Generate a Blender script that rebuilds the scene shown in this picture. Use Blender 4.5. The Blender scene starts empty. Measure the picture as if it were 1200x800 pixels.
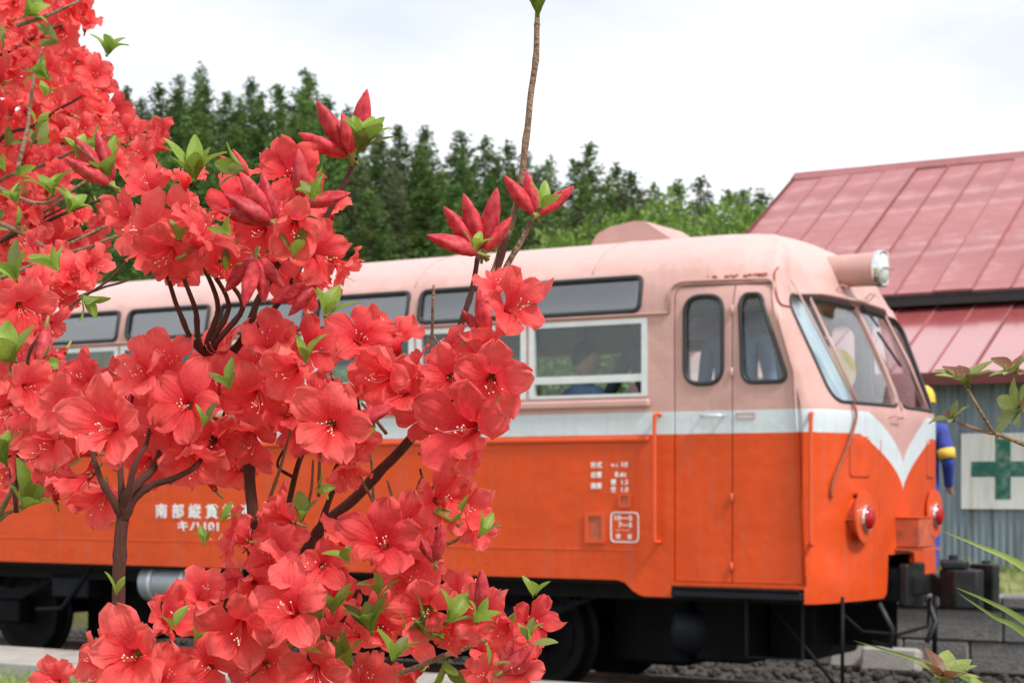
import bpy, bmesh, math, random
from mathutils import Vector, Matrix, Quaternion, noise
from mathutils.geometry import delaunay_2d_cdt

R = math.radians
rng = random.Random(11)
scene = bpy.context.scene
COL = scene.collection

# ------------------------------------------------------------------ camera
FPX, HY, EYE = 2100.0, 570.0, 1.6          # focal length and horizon in photo pixels, eye height (m)
cd = bpy.data.cameras.new('camera'); cam = bpy.data.objects.new('camera', cd); COL.objects.link(cam)
cam.location = (0, 0, EYE); cam.rotation_euler = (R(90), 0, 0)
cd.sensor_width = 36.0; cd.lens = FPX / 1200 * 36.0
cd.shift_y = (HY - 400) / 1200.0
cd.clip_start = 0.05; cd.clip_end = 4000
cd.dof.use_dof = True; cd.dof.focus_distance = 1.06; cd.dof.aperture_fstop = 32
scene.camera = cam

# ------------------------------------------------------------------ world + sun
SUN_EL, SUN_AZ = 50.0, 137.0               # degrees; azimuth clockwise from +Y (straight ahead)
w = bpy.data.worlds.new('World'); scene.world = w; w.use_nodes = True
nt = w.node_tree; nt.nodes.clear()
out = nt.nodes.new('ShaderNodeOutputWorld'); bg = nt.nodes.new('ShaderNodeBackground')
sky = nt.nodes.new('ShaderNodeTexSky'); sky.sky_type = 'NISHITA'; sky.sun_disc = False
sky.sun_elevation = R(SUN_EL); sky.sun_rotation = R(SUN_AZ); sky.dust_density = 2.0
tc = nt.nodes.new('ShaderNodeTexCoord'); mp = nt.nodes.new('ShaderNodeMapping')
mp.inputs['Scale'].default_value = (1, 1, 2.6); mp.inputs['Location'].default_value = (.35, .1, .2)
nz = nt.nodes.new('ShaderNodeTexNoise'); nz.inputs['Scale'].default_value = 3.2; nz.inputs['Detail'].default_value = 7
nz.inputs['Roughness'].default_value = .52
rp = nt.nodes.new('ShaderNodeValToRGB'); rp.color_ramp.elements[0].position = .30; rp.color_ramp.elements[1].position = .60
rp.color_ramp.elements[0].color = (.58, .58, .58, 1); rp.color_ramp.elements[1].color = (1, 1, 1, 1)
mx = nt.nodes.new('ShaderNodeMix'); mx.data_type = 'RGBA'
mx.inputs['B'].default_value = (9.0, 9.1, 9.3, 1)
L_ = nt.links.new
L_(tc.outputs['Generated'], mp.inputs['Vector']); L_(mp.outputs['Vector'], nz.inputs['Vector'])
L_(nz.outputs['Fac'], rp.inputs['Fac']); L_(rp.outputs['Color'], mx.inputs['Factor'])
L_(sky.outputs['Color'], mx.inputs['A']); L_(mx.outputs['Result'], bg.inputs['Color'])
bg.inputs['Strength'].default_value = 0.092
L_(bg.outputs['Background'], out.inputs['Surface'])
sd = bpy.data.lights.new('sun', 'SUN'); sd.energy = 2.5; sd.angle = R(10); sd.color = (1, .95, .88)
sun = bpy.data.objects.new('sun', sd); COL.objects.link(sun)
sv = Vector((math.sin(R(SUN_AZ)) * math.cos(R(SUN_EL)), math.cos(R(SUN_AZ)) * math.cos(R(SUN_EL)), math.sin(R(SUN_EL))))
sun.rotation_euler = sv.to_track_quat('Z', 'Y').to_euler(); sun.location = (0, 0, 30)
vs = scene.view_settings; vs.view_transform = 'Standard'; vs.look = 'None'; vs.gamma = 1; vs.exposure = 0.60
vs.use_curve_mapping = False

# ------------------------------------------------------------------ helpers
def at(x, y, Y):
    """photo pixel + depth -> world point"""
    return Vector(((x - 600) / FPX * Y, Y, EYE - (y - HY) / FPX * Y))

def empty(name, loc=(0, 0, 0), rz=0.0):
    o = bpy.data.objects.new(name, None); COL.objects.link(o); o.location = loc; o.rotation_euler = (0, 0, rz)
    o.empty_display_size = .1
    return o

def tag(o, label=None, cat=None, group=None, kind=None):
    if label: o['label'] = label
    if cat: o['category'] = cat
    if group: o['group'] = group
    if kind: o['kind'] = kind
    return o

def link(name, me, parent=None):
    o = bpy.data.objects.new(name, me); COL.objects.link(o)
    if parent: o.parent = parent
    return o

def mesh_from(name, vs_, fs, mats, idx=None, smooth=False, sharp=None):
    me = bpy.data.meshes.new(name); me.from_pydata([tuple(v) for v in vs_], [], fs)
    for m in (mats if isinstance(mats, (list, tuple)) else [mats]): me.materials.append(m)
    if idx is not None: me.polygons.foreach_set('material_index', idx)
    if smooth: me.polygons.foreach_set('use_smooth', [True] * len(me.polygons))
    if sharp: me.set_sharp_from_angle(angle=R(sharp))
    me.update()
    return me

class MB:
    """collects shapes into one mesh"""
    def __init__(s): s.v = []; s.f = []; s.m = []; s.cur = 0
    def add(s, vs_, fs):
        b = len(s.v); s.v += [Vector(v) for v in vs_]; s.f += [tuple(i + b for i in f) for f in fs]; s.m += [s.cur] * len(fs)
        return s
    def box(s, a, b, bev=0.0):
        x0, y0, z0 = a; x1, y1, z1 = b
        x0, x1 = min(x0, x1), max(x0, x1); y0, y1 = min(y0, y1), max(y0, y1); z0, z1 = min(z0, z1), max(z0, z1)
        if bev <= 0:
            v = [(x0,y0,z0),(x1,y0,z0),(x1,y1,z0),(x0,y1,z0),(x0,y0,z1),(x1,y0,z1),(x1,y1,z1),(x0,y1,z1)]
            return s.add(v, [(0,3,2,1),(4,5,6,7),(0,1,5,4),(1,2,6,5),(2,3,7,6),(3,0,4,7)])
        bm = bmesh.new(); bmesh.ops.create_cube(bm, size=1)
        for q in bm.verts: q.co = Vector(((x0+x1)/2 + q.co.x*(x1-x0), (y0+y1)/2 + q.co.y*(y1-y0), (z0+z1)/2 + q.co.z*(z1-z0)))
        bmesh.ops.bevel(bm, geom=bm.edges[:] , offset=bev, segments=1, affect='EDGES', profile=.5)
        bm.verts.index_update()
        s.add([q.co.copy() for q in bm.verts], [tuple(q.index for q in f.verts) for f in bm.faces]); bm.free()
        return s
    def tube(s, pts, rad, n=8, closed=False, cap=True):
        pts = [Vector(p) for p in pts]; N = len(pts)
        rad = rad if isinstance(rad, (list, tuple)) else [rad] * N
        ring = []; up = None
        for i, p in enumerate(pts):
            if closed: t = pts[(i+1) % N] - pts[i-1]
            else: t = pts[min(i+1, N-1)] - pts[max(i-1, 0)]
            if t.length < 1e-9: t = Vector((0, 0, 1))
            t.normalize()
            if up is None: up = t.orthogonal().normalized()
            up = (up - t * up.dot(t))
            up = t.orthogonal().normalized() if up.length < 1e-6 else up.normalized()
            b = t.cross(up)
            ring.append([p + (up * math.cos(2*math.pi*k/n) + b * math.sin(2*math.pi*k/n)) * rad[i] for k in range(n)])
        v = [q for r in ring for q in r]; f = []
        for i in range(N if closed else N - 1):
            a = i * n; c = ((i + 1) % N) * n
            for k in range(n): f.append((a + k, a + (k+1) % n, c + (k+1) % n, c + k))
        if cap and not closed: f.append(tuple(range(n))[::-1]); f.append(tuple((N-1)*n + k for k in range(n)))
        return s.add(v, f)
    def cyl(s, a, b, r, n=20, r2=None): return s.tube([a, b], [r, r if r2 is None else r2], n)
    def lathe(s, prof, c, ax, n=20):
        """prof: list of (radius, distance along axis)"""
        ax = Vector(ax).normalized(); u = ax.orthogonal().normalized(); w_ = ax.cross(u); c = Vector(c)
        v = []; f = []
        for r, d in prof: v += [c + ax * d + (u * math.cos(2*math.pi*k/n) + w_ * math.sin(2*math.pi*k/n)) * max(r, 1e-4) for k in range(n)]
        for i in range(len(prof) - 1):
            for k in range(n): f.append((i*n + k, i*n + (k+1) % n, (i+1)*n + (k+1) % n, (i+1)*n + k))
        return s.add(v, f)
    def prism(s, poly, a, b):
        """poly points (3D) extruded by vector b from offset a"""
        n = len(poly); a = Vector(a); b = Vector(b)
        v = [Vector(p) + a for p in poly] + [Vector(p) + a + b for p in poly]
        f = [tuple(range(n))[::-1], tuple(range(n, 2*n))] + [(i, (i+1) % n, (i+1) % n + n, i + n) for i in range(n)]
        return s.add(v, f)
    def mesh(s, name, mats, smooth=False, sharp=None): return mesh_from(name, s.v, s.f, mats, s.m, smooth, sharp)
    def build(s, name, mats, parent=None, smooth=False, sharp=None): return link(name, s.mesh(name, mats, smooth, sharp), parent)

def catmull(pts, sub=5):
    pts = [Vector(p) for p in pts]
    if len(pts) < 3: return pts
    o = []
    for i in range(len(pts) - 1):
        p0 = pts[max(i-1, 0)]; p1 = pts[i]; p2 = pts[i+1]; p3 = pts[min(i+2, len(pts)-1)]
        for k in range(sub):
            t = k / sub
            o.append(.5 * ((2*p1) + (p2-p0)*t + (2*p0-5*p1+4*p2-p3)*t*t + (3*p1-p0-3*p2+p3)*t**3))
    o.append(pts[-1]); return o

def inpoly(x, y, P):
    c = False; n = len(P); j = n - 1
    for i in range(n):
        xi, yi = P[i][0], P[i][1]; xj, yj = P[j][0], P[j][1]
        if (yi > y) != (yj > y) and x < (xj - xi) * (y - yi) / (yj - yi) + xi: c = not c
        j = i
    return c

# ------------------------------------------------------------------ materials
def mat(name, col, rough=.6, metal=0.0, var=.12, scale=6.0, bump=0.0, bscale=40.0, spec=.5, coat=0.0, coord='Object', dirt=None, dscale=1.5, damt=.5, stretch=None):
    m = bpy.data.materials.new(name); m.use_nodes = True; t = m.node_tree; b = t.nodes['Principled BSDF']
    b.inputs['Roughness'].default_value = rough; b.inputs['Metallic'].default_value = metal
    b.inputs['Specular IOR Level'].default_value = spec; b.inputs['Coat Weight'].default_value = coat
    c = t.nodes.new('ShaderNodeTexCoord'); v = c.outputs[coord]
    if stretch:
        q = t.nodes.new('ShaderNodeMapping'); q.inputs['Scale'].default_value = stretch; t.links.new(v, q.inputs['Vector']); v = q.outputs['Vector']
    n = t.nodes.new('ShaderNodeTexNoise'); n.inputs['Scale'].default_value = scale; n.inputs['Detail'].default_value = 5
    t.links.new(v, n.inputs['Vector'])
    r = t.nodes.new('ShaderNodeMapRange'); r.inputs['From Min'].default_value = .3; r.inputs['From Max'].default_value = .7
    r.inputs['To Min'].default_value = 1 - var; r.inputs['To Max'].default_value = 1 + var
    t.links.new(n.outputs['Fac'], r.inputs['Value'])
    h = t.nodes.new('ShaderNodeVectorMath'); h.operation = 'SCALE'; h.inputs[0].default_value = col[:3]
    t.links.new(r.outputs['Result'], h.inputs['Scale']); o = h.outputs['Vector']
    if dirt:
        n2 = t.nodes.new('ShaderNodeTexNoise'); n2.inputs['Scale'].default_value = dscale; n2.inputs['Detail'].default_value = 8
        n2.inputs['Roughness'].default_value = .65; t.links.new(v, n2.inputs['Vector'])
        r2 = t.nodes.new('ShaderNodeMapRange'); r2.inputs['From Min'].default_value = .5; r2.inputs['From Max'].default_value = .72
        r2.inputs['To Max'].default_value = damt; t.links.new(n2.outputs['Fac'], r2.inputs['Value'])
        k = t.nodes.new('ShaderNodeMix'); k.data_type = 'RGBA'; k.inputs['B'].default_value = (*dirt, 1)
        t.links.new(r2.outputs['Result'], k.inputs['Factor']); t.links.new(o, k.inputs['A']); o = k.outputs['Result']
    t.links.new(o, b.inputs['Base Color'])
    if bump:
        n3 = t.nodes.new('ShaderNodeTexNoise'); n3.inputs['Scale'].default_value = bscale; n3.inputs['Detail'].default_value = 4
        t.links.new(v, n3.inputs['Vector'])
        u = t.nodes.new('ShaderNodeBump'); u.inputs['Strength'].default_value = bump; u.inputs['Distance'].default_value = .02
        t.links.new(n3.outputs['Fac'], u.inputs['Height']); t.links.new(u.outputs['Normal'], b.inputs['Normal'])
    return m

def leafmat(name, col, col2, trans=.35, rough=.5, scale=3.0, coord='Object', rnd=True):
    m = bpy.data.materials.new(name); m.use_nodes = True; t = m.node_tree; b = t.nodes['Principled BSDF']; o = t.nodes['Material Output']
    b.inputs['Roughness'].default_value = rough; b.inputs['Specular IOR Level'].default_value = .3
    c = t.nodes.new('ShaderNodeTexCoord'); n = t.nodes.new('ShaderNodeTexNoise'); n.inputs['Scale'].default_value = scale; n.inputs['Detail'].default_value = 3
    t.links.new(c.outputs[coord], n.inputs['Vector'])
    r = t.nodes.new('ShaderNodeMapRange'); r.inputs['From Min'].default_value = .3; r.inputs['From Max'].default_value = .7
    t.links.new(n.outputs['Fac'], r.inputs['Value'])
    k = t.nodes.new('ShaderNodeMix'); k.data_type = 'RGBA'; k.inputs['A'].default_value = (*col, 1); k.inputs['B'].default_value = (*col2, 1)
    t.links.new(r.outputs['Result'], k.inputs['Factor']); cc = k.outputs['Result']
    if rnd:
        i = t.nodes.new('ShaderNodeObjectInfo'); q = t.nodes.new('ShaderNodeMapRange'); q.inputs['To Min'].default_value = .78; q.inputs['To Max'].default_value = 1.22
        t.links.new(i.outputs['Random'], q.inputs['Value'])
        h = t.nodes.new('ShaderNodeVectorMath'); h.operation = 'SCALE'; t.links.new(cc, h.inputs[0]); t.links.new(q.outputs['Result'], h.inputs['Scale']); cc = h.outputs['Vector']
    t.links.new(cc, b.inputs['Base Color'])
    tr = t.nodes.new('ShaderNodeBsdfTranslucent'); t.links.new(cc, tr.inputs['Color'])
    ms = t.nodes.new('ShaderNodeMixShader'); ms.inputs[0].default_value = trans
    t.links.new(b.outputs[0], ms.inputs[1]); t.links.new(tr.outputs[0], ms.inputs[2]); t.links.new(ms.outputs[0], o.inputs['Surface'])
    return m

def glassmat(name, tint, refl=1.0, rough=.02):
    m = bpy.data.materials.new(name); m.use_nodes = True; t = m.node_tree; t.nodes.clear()
    o = t.nodes.new('ShaderNodeOutputMaterial'); tr = t.nodes.new('ShaderNodeBsdfTransparent'); tr.inputs['Color'].default_value = (*tint, 1)
    g = t.nodes.new('ShaderNodeBsdfGlossy'); g.inputs['Roughness'].default_value = rough; g.inputs['Color'].default_value = (.95, .97, 1, 1)
    f = t.nodes.new('ShaderNodeFresnel'); ge = t.nodes.new('ShaderNodeNewGeometry')
    m1 = t.nodes.new('ShaderNodeMath'); m1.operation = 'MULTIPLY_ADD'; m1.inputs[1].default_value = -2; m1.inputs[2].default_value = 1; t.links.new(ge.outputs['Backfacing'], m1.inputs[0])
    m2 = t.nodes.new('ShaderNodeMath'); m2.operation = 'POWER'; m2.inputs[0].default_value = 1.52; t.links.new(m1.outputs[0], m2.inputs[1]); t.links.new(m2.outputs[0], f.inputs['IOR'])
    mu = t.nodes.new('ShaderNodeMath'); mu.operation = 'MULTIPLY'; mu.inputs[1].default_value = refl; mu.use_clamp = True
    ms = t.nodes.new('ShaderNodeMixShader')
    t.links.new(f.outputs[0], mu.inputs[0]); t.links.new(mu.outputs[0], ms.inputs[0]); t.links.new(tr.outputs[0], ms.inputs[1]); t.links.new(g.outputs[0], ms.inputs[2])
    t.links.new(ms.outputs[0], o.inputs['Surface'])
    return m

def petalmat():
    m = bpy.data.materials.new('azalea_petal'); m.use_nodes = True; t = m.node_tree; b = t.nodes['Principled BSDF']; o = t.nodes['Material Output']
    b.inputs['Roughness'].default_value = .62; b.inputs['Specular IOR Level'].default_value = .22
    at_ = t.nodes.new('ShaderNodeAttribute'); at_.attribute_name = 'pigment'       # x: along petal, y: across, z: speckled blotch
    sp = t.nodes.new('ShaderNodeSeparateXYZ'); t.links.new(at_.outputs['Vector'], sp.inputs[0])
    c = t.nodes.new('ShaderNodeTexCoord')
    # base to tip
    r = t.nodes.new('ShaderNodeValToRGB'); e = r.color_ramp.elements
    e[0].position = .0; e[0].color = (.58, .014, .035, 1); e[1].position = 1.0; e[1].color = (.97, .205, .195, 1)
    e.new(.5).color = (.93, .080, .088, 1)
    t.links.new(sp.outputs['X'], r.inputs['Fac'])
    # veins run along the petal
    w_ = t.nodes.new('ShaderNodeMath'); w_.operation = 'MULTIPLY'; w_.inputs[1].default_value = 21; t.links.new(sp.outputs['Y'], w_.inputs[0])
    s_ = t.nodes.new('ShaderNodeMath'); s_.operation = 'SINE'; t.links.new(w_.outputs[0], s_.inputs[0])
    n = t.nodes.new('ShaderNodeTexNoise'); n.inputs['Scale'].default_value = 3.5; n.inputs['Detail'].default_value = 6; t.links.new(c.outputs['Object'], n.inputs['Vector'])
    ad = t.nodes.new('ShaderNodeMath'); ad.operation = 'MULTIPLY_ADD'; ad.inputs[1].default_value = .014; ad.inputs[2].default_value = .0; t.links.new(s_.outputs[0], ad.inputs[0])
    nn = t.nodes.new('ShaderNodeMapRange'); nn.inputs['From Min'].default_value = .3; nn.inputs['From Max'].default_value = .7; nn.inputs['To Min'].default_value = .93; nn.inputs['To Max'].default_value = 1.06
    t.links.new(n.outputs['Fac'], nn.inputs['Value'])
    a2 = t.nodes.new('ShaderNodeMath'); a2.operation = 'ADD'; t.links.new(ad.outputs[0], a2.inputs[0]); t.links.new(nn.outputs['Result'], a2.inputs[1])
    i = t.nodes.new('ShaderNodeObjectInfo'); q = t.nodes.new('ShaderNodeMapRange'); q.inputs['To Min'].default_value = 1.06; q.inputs['To Max'].default_value = .92
    t.links.new(i.outputs['Random'], q.inputs['Value'])
    a3 = t.nodes.new('ShaderNodeMath'); a3.operation = 'MULTIPLY'; t.links.new(a2.outputs[0], a3.inputs[0]); t.links.new(q.outputs['Result'], a3.inputs[1])
    h = t.nodes.new('ShaderNodeVectorMath'); h.operation = 'SCALE'; t.links.new(r.outputs['Color'], h.inputs[0]); t.links.new(a3.outputs[0], h.inputs['Scale'])
    # blotch
    n2 = t.nodes.new('ShaderNodeTexNoise'); n2.inputs['Scale'].default_value = 34; t.links.new(c.outputs['Object'], n2.inputs['Vector'])
    r2 = t.nodes.new('ShaderNodeMapRange'); r2.inputs['From Min'].default_value = .42; r2.inputs['From Max'].default_value = .62; t.links.new(n2.outputs['Fac'], r2.inputs['Value'])
    mu = t.nodes.new('ShaderNodeMath'); mu.operation = 'MULTIPLY'; t.links.new(r2.outputs['Result'], mu.inputs[0]); t.links.new(sp.outputs['Z'], mu.inputs[1])
    k = t.nodes.new('ShaderNodeMix'); k.data_type = 'RGBA'; k.inputs['B'].default_value = (.42, .01, .06, 1)
    kk = t.nodes.new('ShaderNodeMix'); kk.data_type = 'RGBA'; kk.inputs['B'].default_value = (.66, .02, .04, 1); rr = t.nodes.new('ShaderNodeMapRange'); rr.inputs['From Min'].default_value = .45; rr.inputs['To Max'].default_value = .48
    t.links.new(i.outputs['Random'], rr.inputs['Value']); t.links.new(rr.outputs['Result'], kk.inputs['Factor']); t.links.new(h.outputs['Vector'], kk.inputs['A'])
    t.links.new(mu.outputs[0], k.inputs['Factor']); t.links.new(kk.outputs['Result'], k.inputs['A'])
    t.links.new(k.outputs['Result'], b.inputs['Base Color'])
    bp = t.nodes.new('ShaderNodeBump'); bp.inputs['Strength'].default_value = .18; bp.inputs['Distance'].default_value = .06
    t.links.new(a2.outputs[0], bp.inputs['Height']); t.links.new(bp.outputs['Normal'], b.inputs['Normal'])
    tr = t.nodes.new('ShaderNodeBsdfTranslucent'); t.links.new(k.outputs['Result'], tr.inputs['Color'])
    ms = t.nodes.new('ShaderNodeMixShader'); ms.inputs[0].default_value = .50
    t.links.new(b.outputs[0], ms.inputs[1]); t.links.new(tr.outputs[0], ms.inputs[2]); t.links.new(ms.outputs[0], o.inputs['Surface'])
    return m

def paintmat():
    """railbus livery: pink over a white band over orange, white V on the ends; worn"""
    m = bpy.data.materials.new('railbus_paint'); m.use_nodes = True; t = m.node_tree; b = t.nodes['Principled BSDF']; N = t.nodes.new; K = t.links.new
    c = N('ShaderNodeTexCoord'); s = N('ShaderNodeSeparateXYZ'); K(c.outputs['Object'], s.inputs[0])
    def M(op, a, b_=None, c_=None):
        n = N('ShaderNodeMath'); n.operation = op
        for k, q in enumerate((a, b_, c_)):
            if q is None: continue
            if isinstance(q, (int, float)): n.inputs[k].default_value = q
            else: K(q, n.inputs[k])
        return n.outputs[0]
    d = M('ABSOLUTE', M('SUBTRACT', s.outputs['Y'], 1.2))
    wob = N('ShaderNodeTexNoise'); wob.inputs['Scale'].default_value = 9; K(c.outputs['Object'], wob.inputs['Vector'])
    z = M('ADD', s.outputs['Z'], M('MULTIPLY', M('SUBTRACT', wob.outputs['Fac'], .5), .006))
    fl = M('POWER', M('MINIMUM', M('DIVIDE', d, .70), 1.0), .63); fu = M('POWER', M('MINIMUM', M('DIVIDE', d, .58), 1.0), .63)
    zl = M('MULTIPLY_ADD', fl, 1.933 - 1.575, 1.575); zu = M('MULTIPLY_ADD', fu, 2.075 - 1.745, 1.745)
    isp = M('GREATER_THAN', z, zu); iso = M('LESS_THAN', z, zl)
    n = N('ShaderNodeTexNoise'); n.inputs['Scale'].default_value = 2.2; n.inputs['Detail'].default_value = 8; n.inputs['Roughness'].default_value = .6; K(c.outputs['Object'], n.inputs['Vector'])
    def vary(col, lo, hi):
        r = N('ShaderNodeMapRange'); r.inputs['From Min'].default_value = .3; r.inputs['From Max'].default_value = .7; r.inputs['To Min'].default_value = lo; r.inputs['To Max'].default_value = hi
        K(n.outputs['Fac'], r.inputs['Value']); h = N('ShaderNodeVectorMath'); h.operation = 'SCALE'; h.inputs[0].default_value = col; K(r.outputs['Result'], h.inputs['Scale']); return h.outputs['Vector']
    pink = vary((.545, .325, .302), .90, 1.07); white = vary((.56, .63, .68), .95, 1.04); orange = vary((.62, .068, .010), .90, 1.08)
    def mixc(f, a, b_):
        k = N('ShaderNodeMix'); k.data_type = 'RGBA'; K(f, k.inputs['Factor'])
        for nm, q in (('A', a), ('B', b_)):
            if isinstance(q, tuple): k.inputs[nm].default_value = (*q, 1)
            else: K(q, k.inputs[nm])
        return k.outputs['Result']
    fr_ = N('ShaderNodeMapRange'); fr_.inputs['From Min'].default_value = 2.92; fr_.inputs['From Max'].default_value = 3.12; fr_.inputs['To Max'].default_value = .7; K(M('ADD', s.outputs['Z'], M('MULTIPLY', M('SUBTRACT', n.outputs['Fac'], .5), .5)), fr_.inputs['Value'])
    pink = mixc(fr_.outputs['Result'], pink, (.60, .42, .40))
    col = mixc(isp, mixc(iso, white, orange), pink)
    # grime streaks running down, chips
    mp_ = N('ShaderNodeMapping'); mp_.inputs['Scale'].default_value = (9, 9, .7); K(c.outputs['Object'], mp_.inputs['Vector'])
    st = N('ShaderNodeTexNoise'); st.inputs['Scale'].default_value = 2.0; st.inputs['Detail'].default_value = 6; K(mp_.outputs['Vector'], st.inputs['Vector'])
    rs = N('ShaderNodeMapRange'); rs.inputs['From Min'].default_value = .52; rs.inputs['From Max'].default_value = .8; rs.inputs['To Max'].default_value = .24; K(st.outputs['Fac'], rs.inputs['Value'])
    col = mixc(rs.outputs['Result'], col, (.30, .17, .13))
    ch = N('ShaderNodeTexNoise'); ch.inputs['Scale'].default_value = 22; ch.inputs['Detail'].default_value = 9; ch.inputs['Roughness'].default_value = .7; K(c.outputs['Object'], ch.inputs['Vector'])
    rc = N('ShaderNodeMapRange'); rc.inputs['From Min'].default_value = .70; rc.inputs['From Max'].default_value = .73; rc.inputs['To Max'].default_value = .8; K(ch.outputs['Fac'], rc.inputs['Value'])
    col = mixc(rc.outputs['Result'], col, (.16, .07, .045))
    K(col, b.inputs['Base Color']); b.inputs['Roughness'].default_value = .42; b.inputs['Specular IOR Level'].default_value = .28
    dn = N('ShaderNodeTexNoise'); dn.inputs['Scale'].default_value = 2.6; dn.inputs['Detail'].default_value = 4; K(c.outputs['Object'], dn.inputs['Vector'])
    bu = N('ShaderNodeBump'); bu.inputs['Strength'].default_value = .5; bu.inputs['Distance'].default_value = .045; K(dn.outputs['Fac'], bu.inputs['Height']); K(bu.outputs['Normal'], b.inputs['Normal'])
    return m

PAINT = paintmat()
PINK = mat('pink_paint', (.53, .315, .29), .45, var=.08, scale=5, dirt=(.3, .16, .12), damt=.35)
ORANGE = mat('orange_paint', (.66, .08, .016), .42, var=.08, scale=5, dirt=(.28, .06, .03), damt=.3)
RUSTO = mat('rusty_orange_paint', (.50, .10, .045), .6, var=.15, scale=12, dirt=(.12, .05, .035), dscale=8, damt=.8)
LETTER = mat('white_lettering', (.80, .84, .86), .6, var=.06, scale=20)
ALU = mat('aluminium', (.66, .70, .72), .38, .55, var=.06, scale=10)
RUBBER = mat('black_rubber', (.018, .020, .026), .55, var=.2, scale=14)
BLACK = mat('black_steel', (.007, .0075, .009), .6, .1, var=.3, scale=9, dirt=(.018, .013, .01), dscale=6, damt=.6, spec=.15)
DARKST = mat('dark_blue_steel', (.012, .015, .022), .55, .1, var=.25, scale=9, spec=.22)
TANK = mat('silver_tank', (.36, .41, .46), .42, .4, var=.12, scale=8, dirt=(.12, .12, .12), dscale=5)
RAIL = mat('rail_steel', (.22, .15, .11), .5, .6, var=.2, scale=12)
CREAM = mat('cream_interior', (.42, .31, .26), .6, var=.06)
CEIL = mat('grey_ceiling', (.62, .62, .58), .6, var=.05)
SEAT = mat('blue_seat_cloth', (.035, .06, .14), .9, var=.15, scale=30)
FLOORM = mat('brown_floor', (.07, .055, .045), .8, var=.2)
GLASS = glassmat('clear_glass', (.90, .94, .93), 1.1)
GLASSU = glassmat('smoky_glass', (.30, .33, .35), 4.5, .12)
GLASSW = glassmat('windscreen_glass', (.93, .95, .95), .9)
CURT = leafmat('pale_blue_curtain', (.48, .62, .74), (.62, .74, .82), .25, .8, 6, rnd=False)
DISC = mat('cream_plastic', (.50, .41, .22), .5, var=.06)
REDLENS = mat('red_lens', (.36, .004, .008), .18, var=.25, scale=70, coat=.35, spec=.3)
CHROME = mat('chrome', (.75, .77, .78), .12, 1.0, var=.02)
LENS = mat('headlamp_lens', (.80, .84, .84), .08, .3, var=.12, scale=40, coat=.8)
COUPL = mat('coupler_steel', (.012, .014, .018), .45, .2, var=.3, scale=12, dirt=(.05, .04, .035), dscale=9, damt=.6, spec=.4)
CORDM = mat('rusty_rod', (.28, .075, .04), .7, var=.2, scale=20)

CONC = mat('weathered_concrete', (.34, .33, .31), .9, var=.14, scale=5, bump=.4, bscale=50, dirt=(.11, .11, .09), dscale=3, damt=.7)
BLOCK = mat('mossy_concrete_block', (.20, .205, .20), .95, var=.22, scale=4, bump=.5, bscale=35, dirt=(.032, .038, .03), dscale=2.2, damt=.9)
GRASSG = mat('grass_ground', (.19, .195, .075), .95, var=.28, scale=2.5, bump=.5, bscale=25, dirt=(.20, .16, .085), dscale=1.2, damt=.7)
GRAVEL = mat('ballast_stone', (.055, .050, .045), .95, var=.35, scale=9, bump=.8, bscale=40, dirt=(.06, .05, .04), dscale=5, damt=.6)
EARTH = mat('dark_earth', (.075, .065, .05), .95, var=.3, scale=6, bump=.6, bscale=25)
HILLM = mat('hill_grass', (.09, .13, .04), .95, var=.35, scale=.12, dirt=(.12, .13, .045), dscale=.06, damt=.7)
SLEEP = mat('timber_sleeper', (.075, .058, .045), .9, var=.25, scale=10, bump=.4)
ROOFU = mat('faded_red_roof', (.33, .115, .12), .45, .0, var=.14, scale=1.6, stretch=(1, 2.2, 2.2), dirt=(.47, .27, .27), dscale=1.3, damt=.85, spec=.6, bump=.18, bscale=2.0)
ROOFS = mat('roof_seam_red', (.28, .095, .10), .55, .0, var=.12, scale=4)
ROOFL = mat('glossy_red_roof', (.38, .07, .075), .25, .0, var=.06, scale=2, spec=1.0, coat=1.0, dirt=(.42, .22, .22), dscale=1.4, damt=.5)
ROOFL.node_tree.nodes['Principled BSDF'].inputs['Coat IOR'].default_value = 3.0; ROOFL.node_tree.nodes['Principled BSDF'].inputs['Coat Roughness'].default_value = .16
FASC = mat('dark_red_fascia', (.12, .022, .022), .6, var=.15)
BLACKW = mat('tarred_board', (.022, .020, .020), .8, var=.25, scale=8)
SHEET = mat('blue_grey_corrugated_steel', (.215, .285, .345), .5, .2, var=.16, scale=3.0, stretch=(4, 4, .35), dirt=(.105, .07, .06), dscale=2.4, damt=.85)
SIGNW = mat('white_sign_board', (.74, .76, .76), .7, var=.05, scale=3, stretch=(5, 5, .6), dirt=(.46, .43, .40), dscale=2.2, damt=.55)
SIGNG = mat('green_sign_paint', (.012, .13, .10), .6, var=.15, scale=9, dirt=(.45, .55, .52), dscale=7, damt=.55)
BARK = mat('azalea_bark', (.095, .035, .027), .75, var=.3, scale=90, bump=.5, bscale=300, coord='Generated', spec=.3)
TWIG = mat('azalea_twig', (.26, .165, .115), .75, var=.3, scale=60, bump=.5, bscale=260, spec=.3)
CBARK = mat('cedar_bark', (.11, .075, .055), .9, var=.3, scale=3)
PETAL = petalmat()
STAM = leafmat('stamen', (.85, .17, .17), (.92, .26, .24), .3, rnd=False)
ANTH = mat('anther', (.82, .62, .48), .6, var=.1)
BUD = leafmat('azalea_bud', (.42, .016, .035), (.80, .10, .12), .2, .5, 3.2)
CALYX = leafmat('calyx_green', (.26, .29, .07), (.38, .36, .12), .25, .5, 90, rnd=False)
LEAF = leafmat('azalea_leaf', (.155, .27, .035), (.30, .42, .075), .40, .42, 45)
LEAFD = leafmat('old_azalea_leaf', (.10, .16, .035), (.26, .28, .08), .35, .5, 45)
RLEAF = leafmat('rhododendron_leaf', (.16, .22, .05), (.33, .36, .12), .3, .42, 30)
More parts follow.
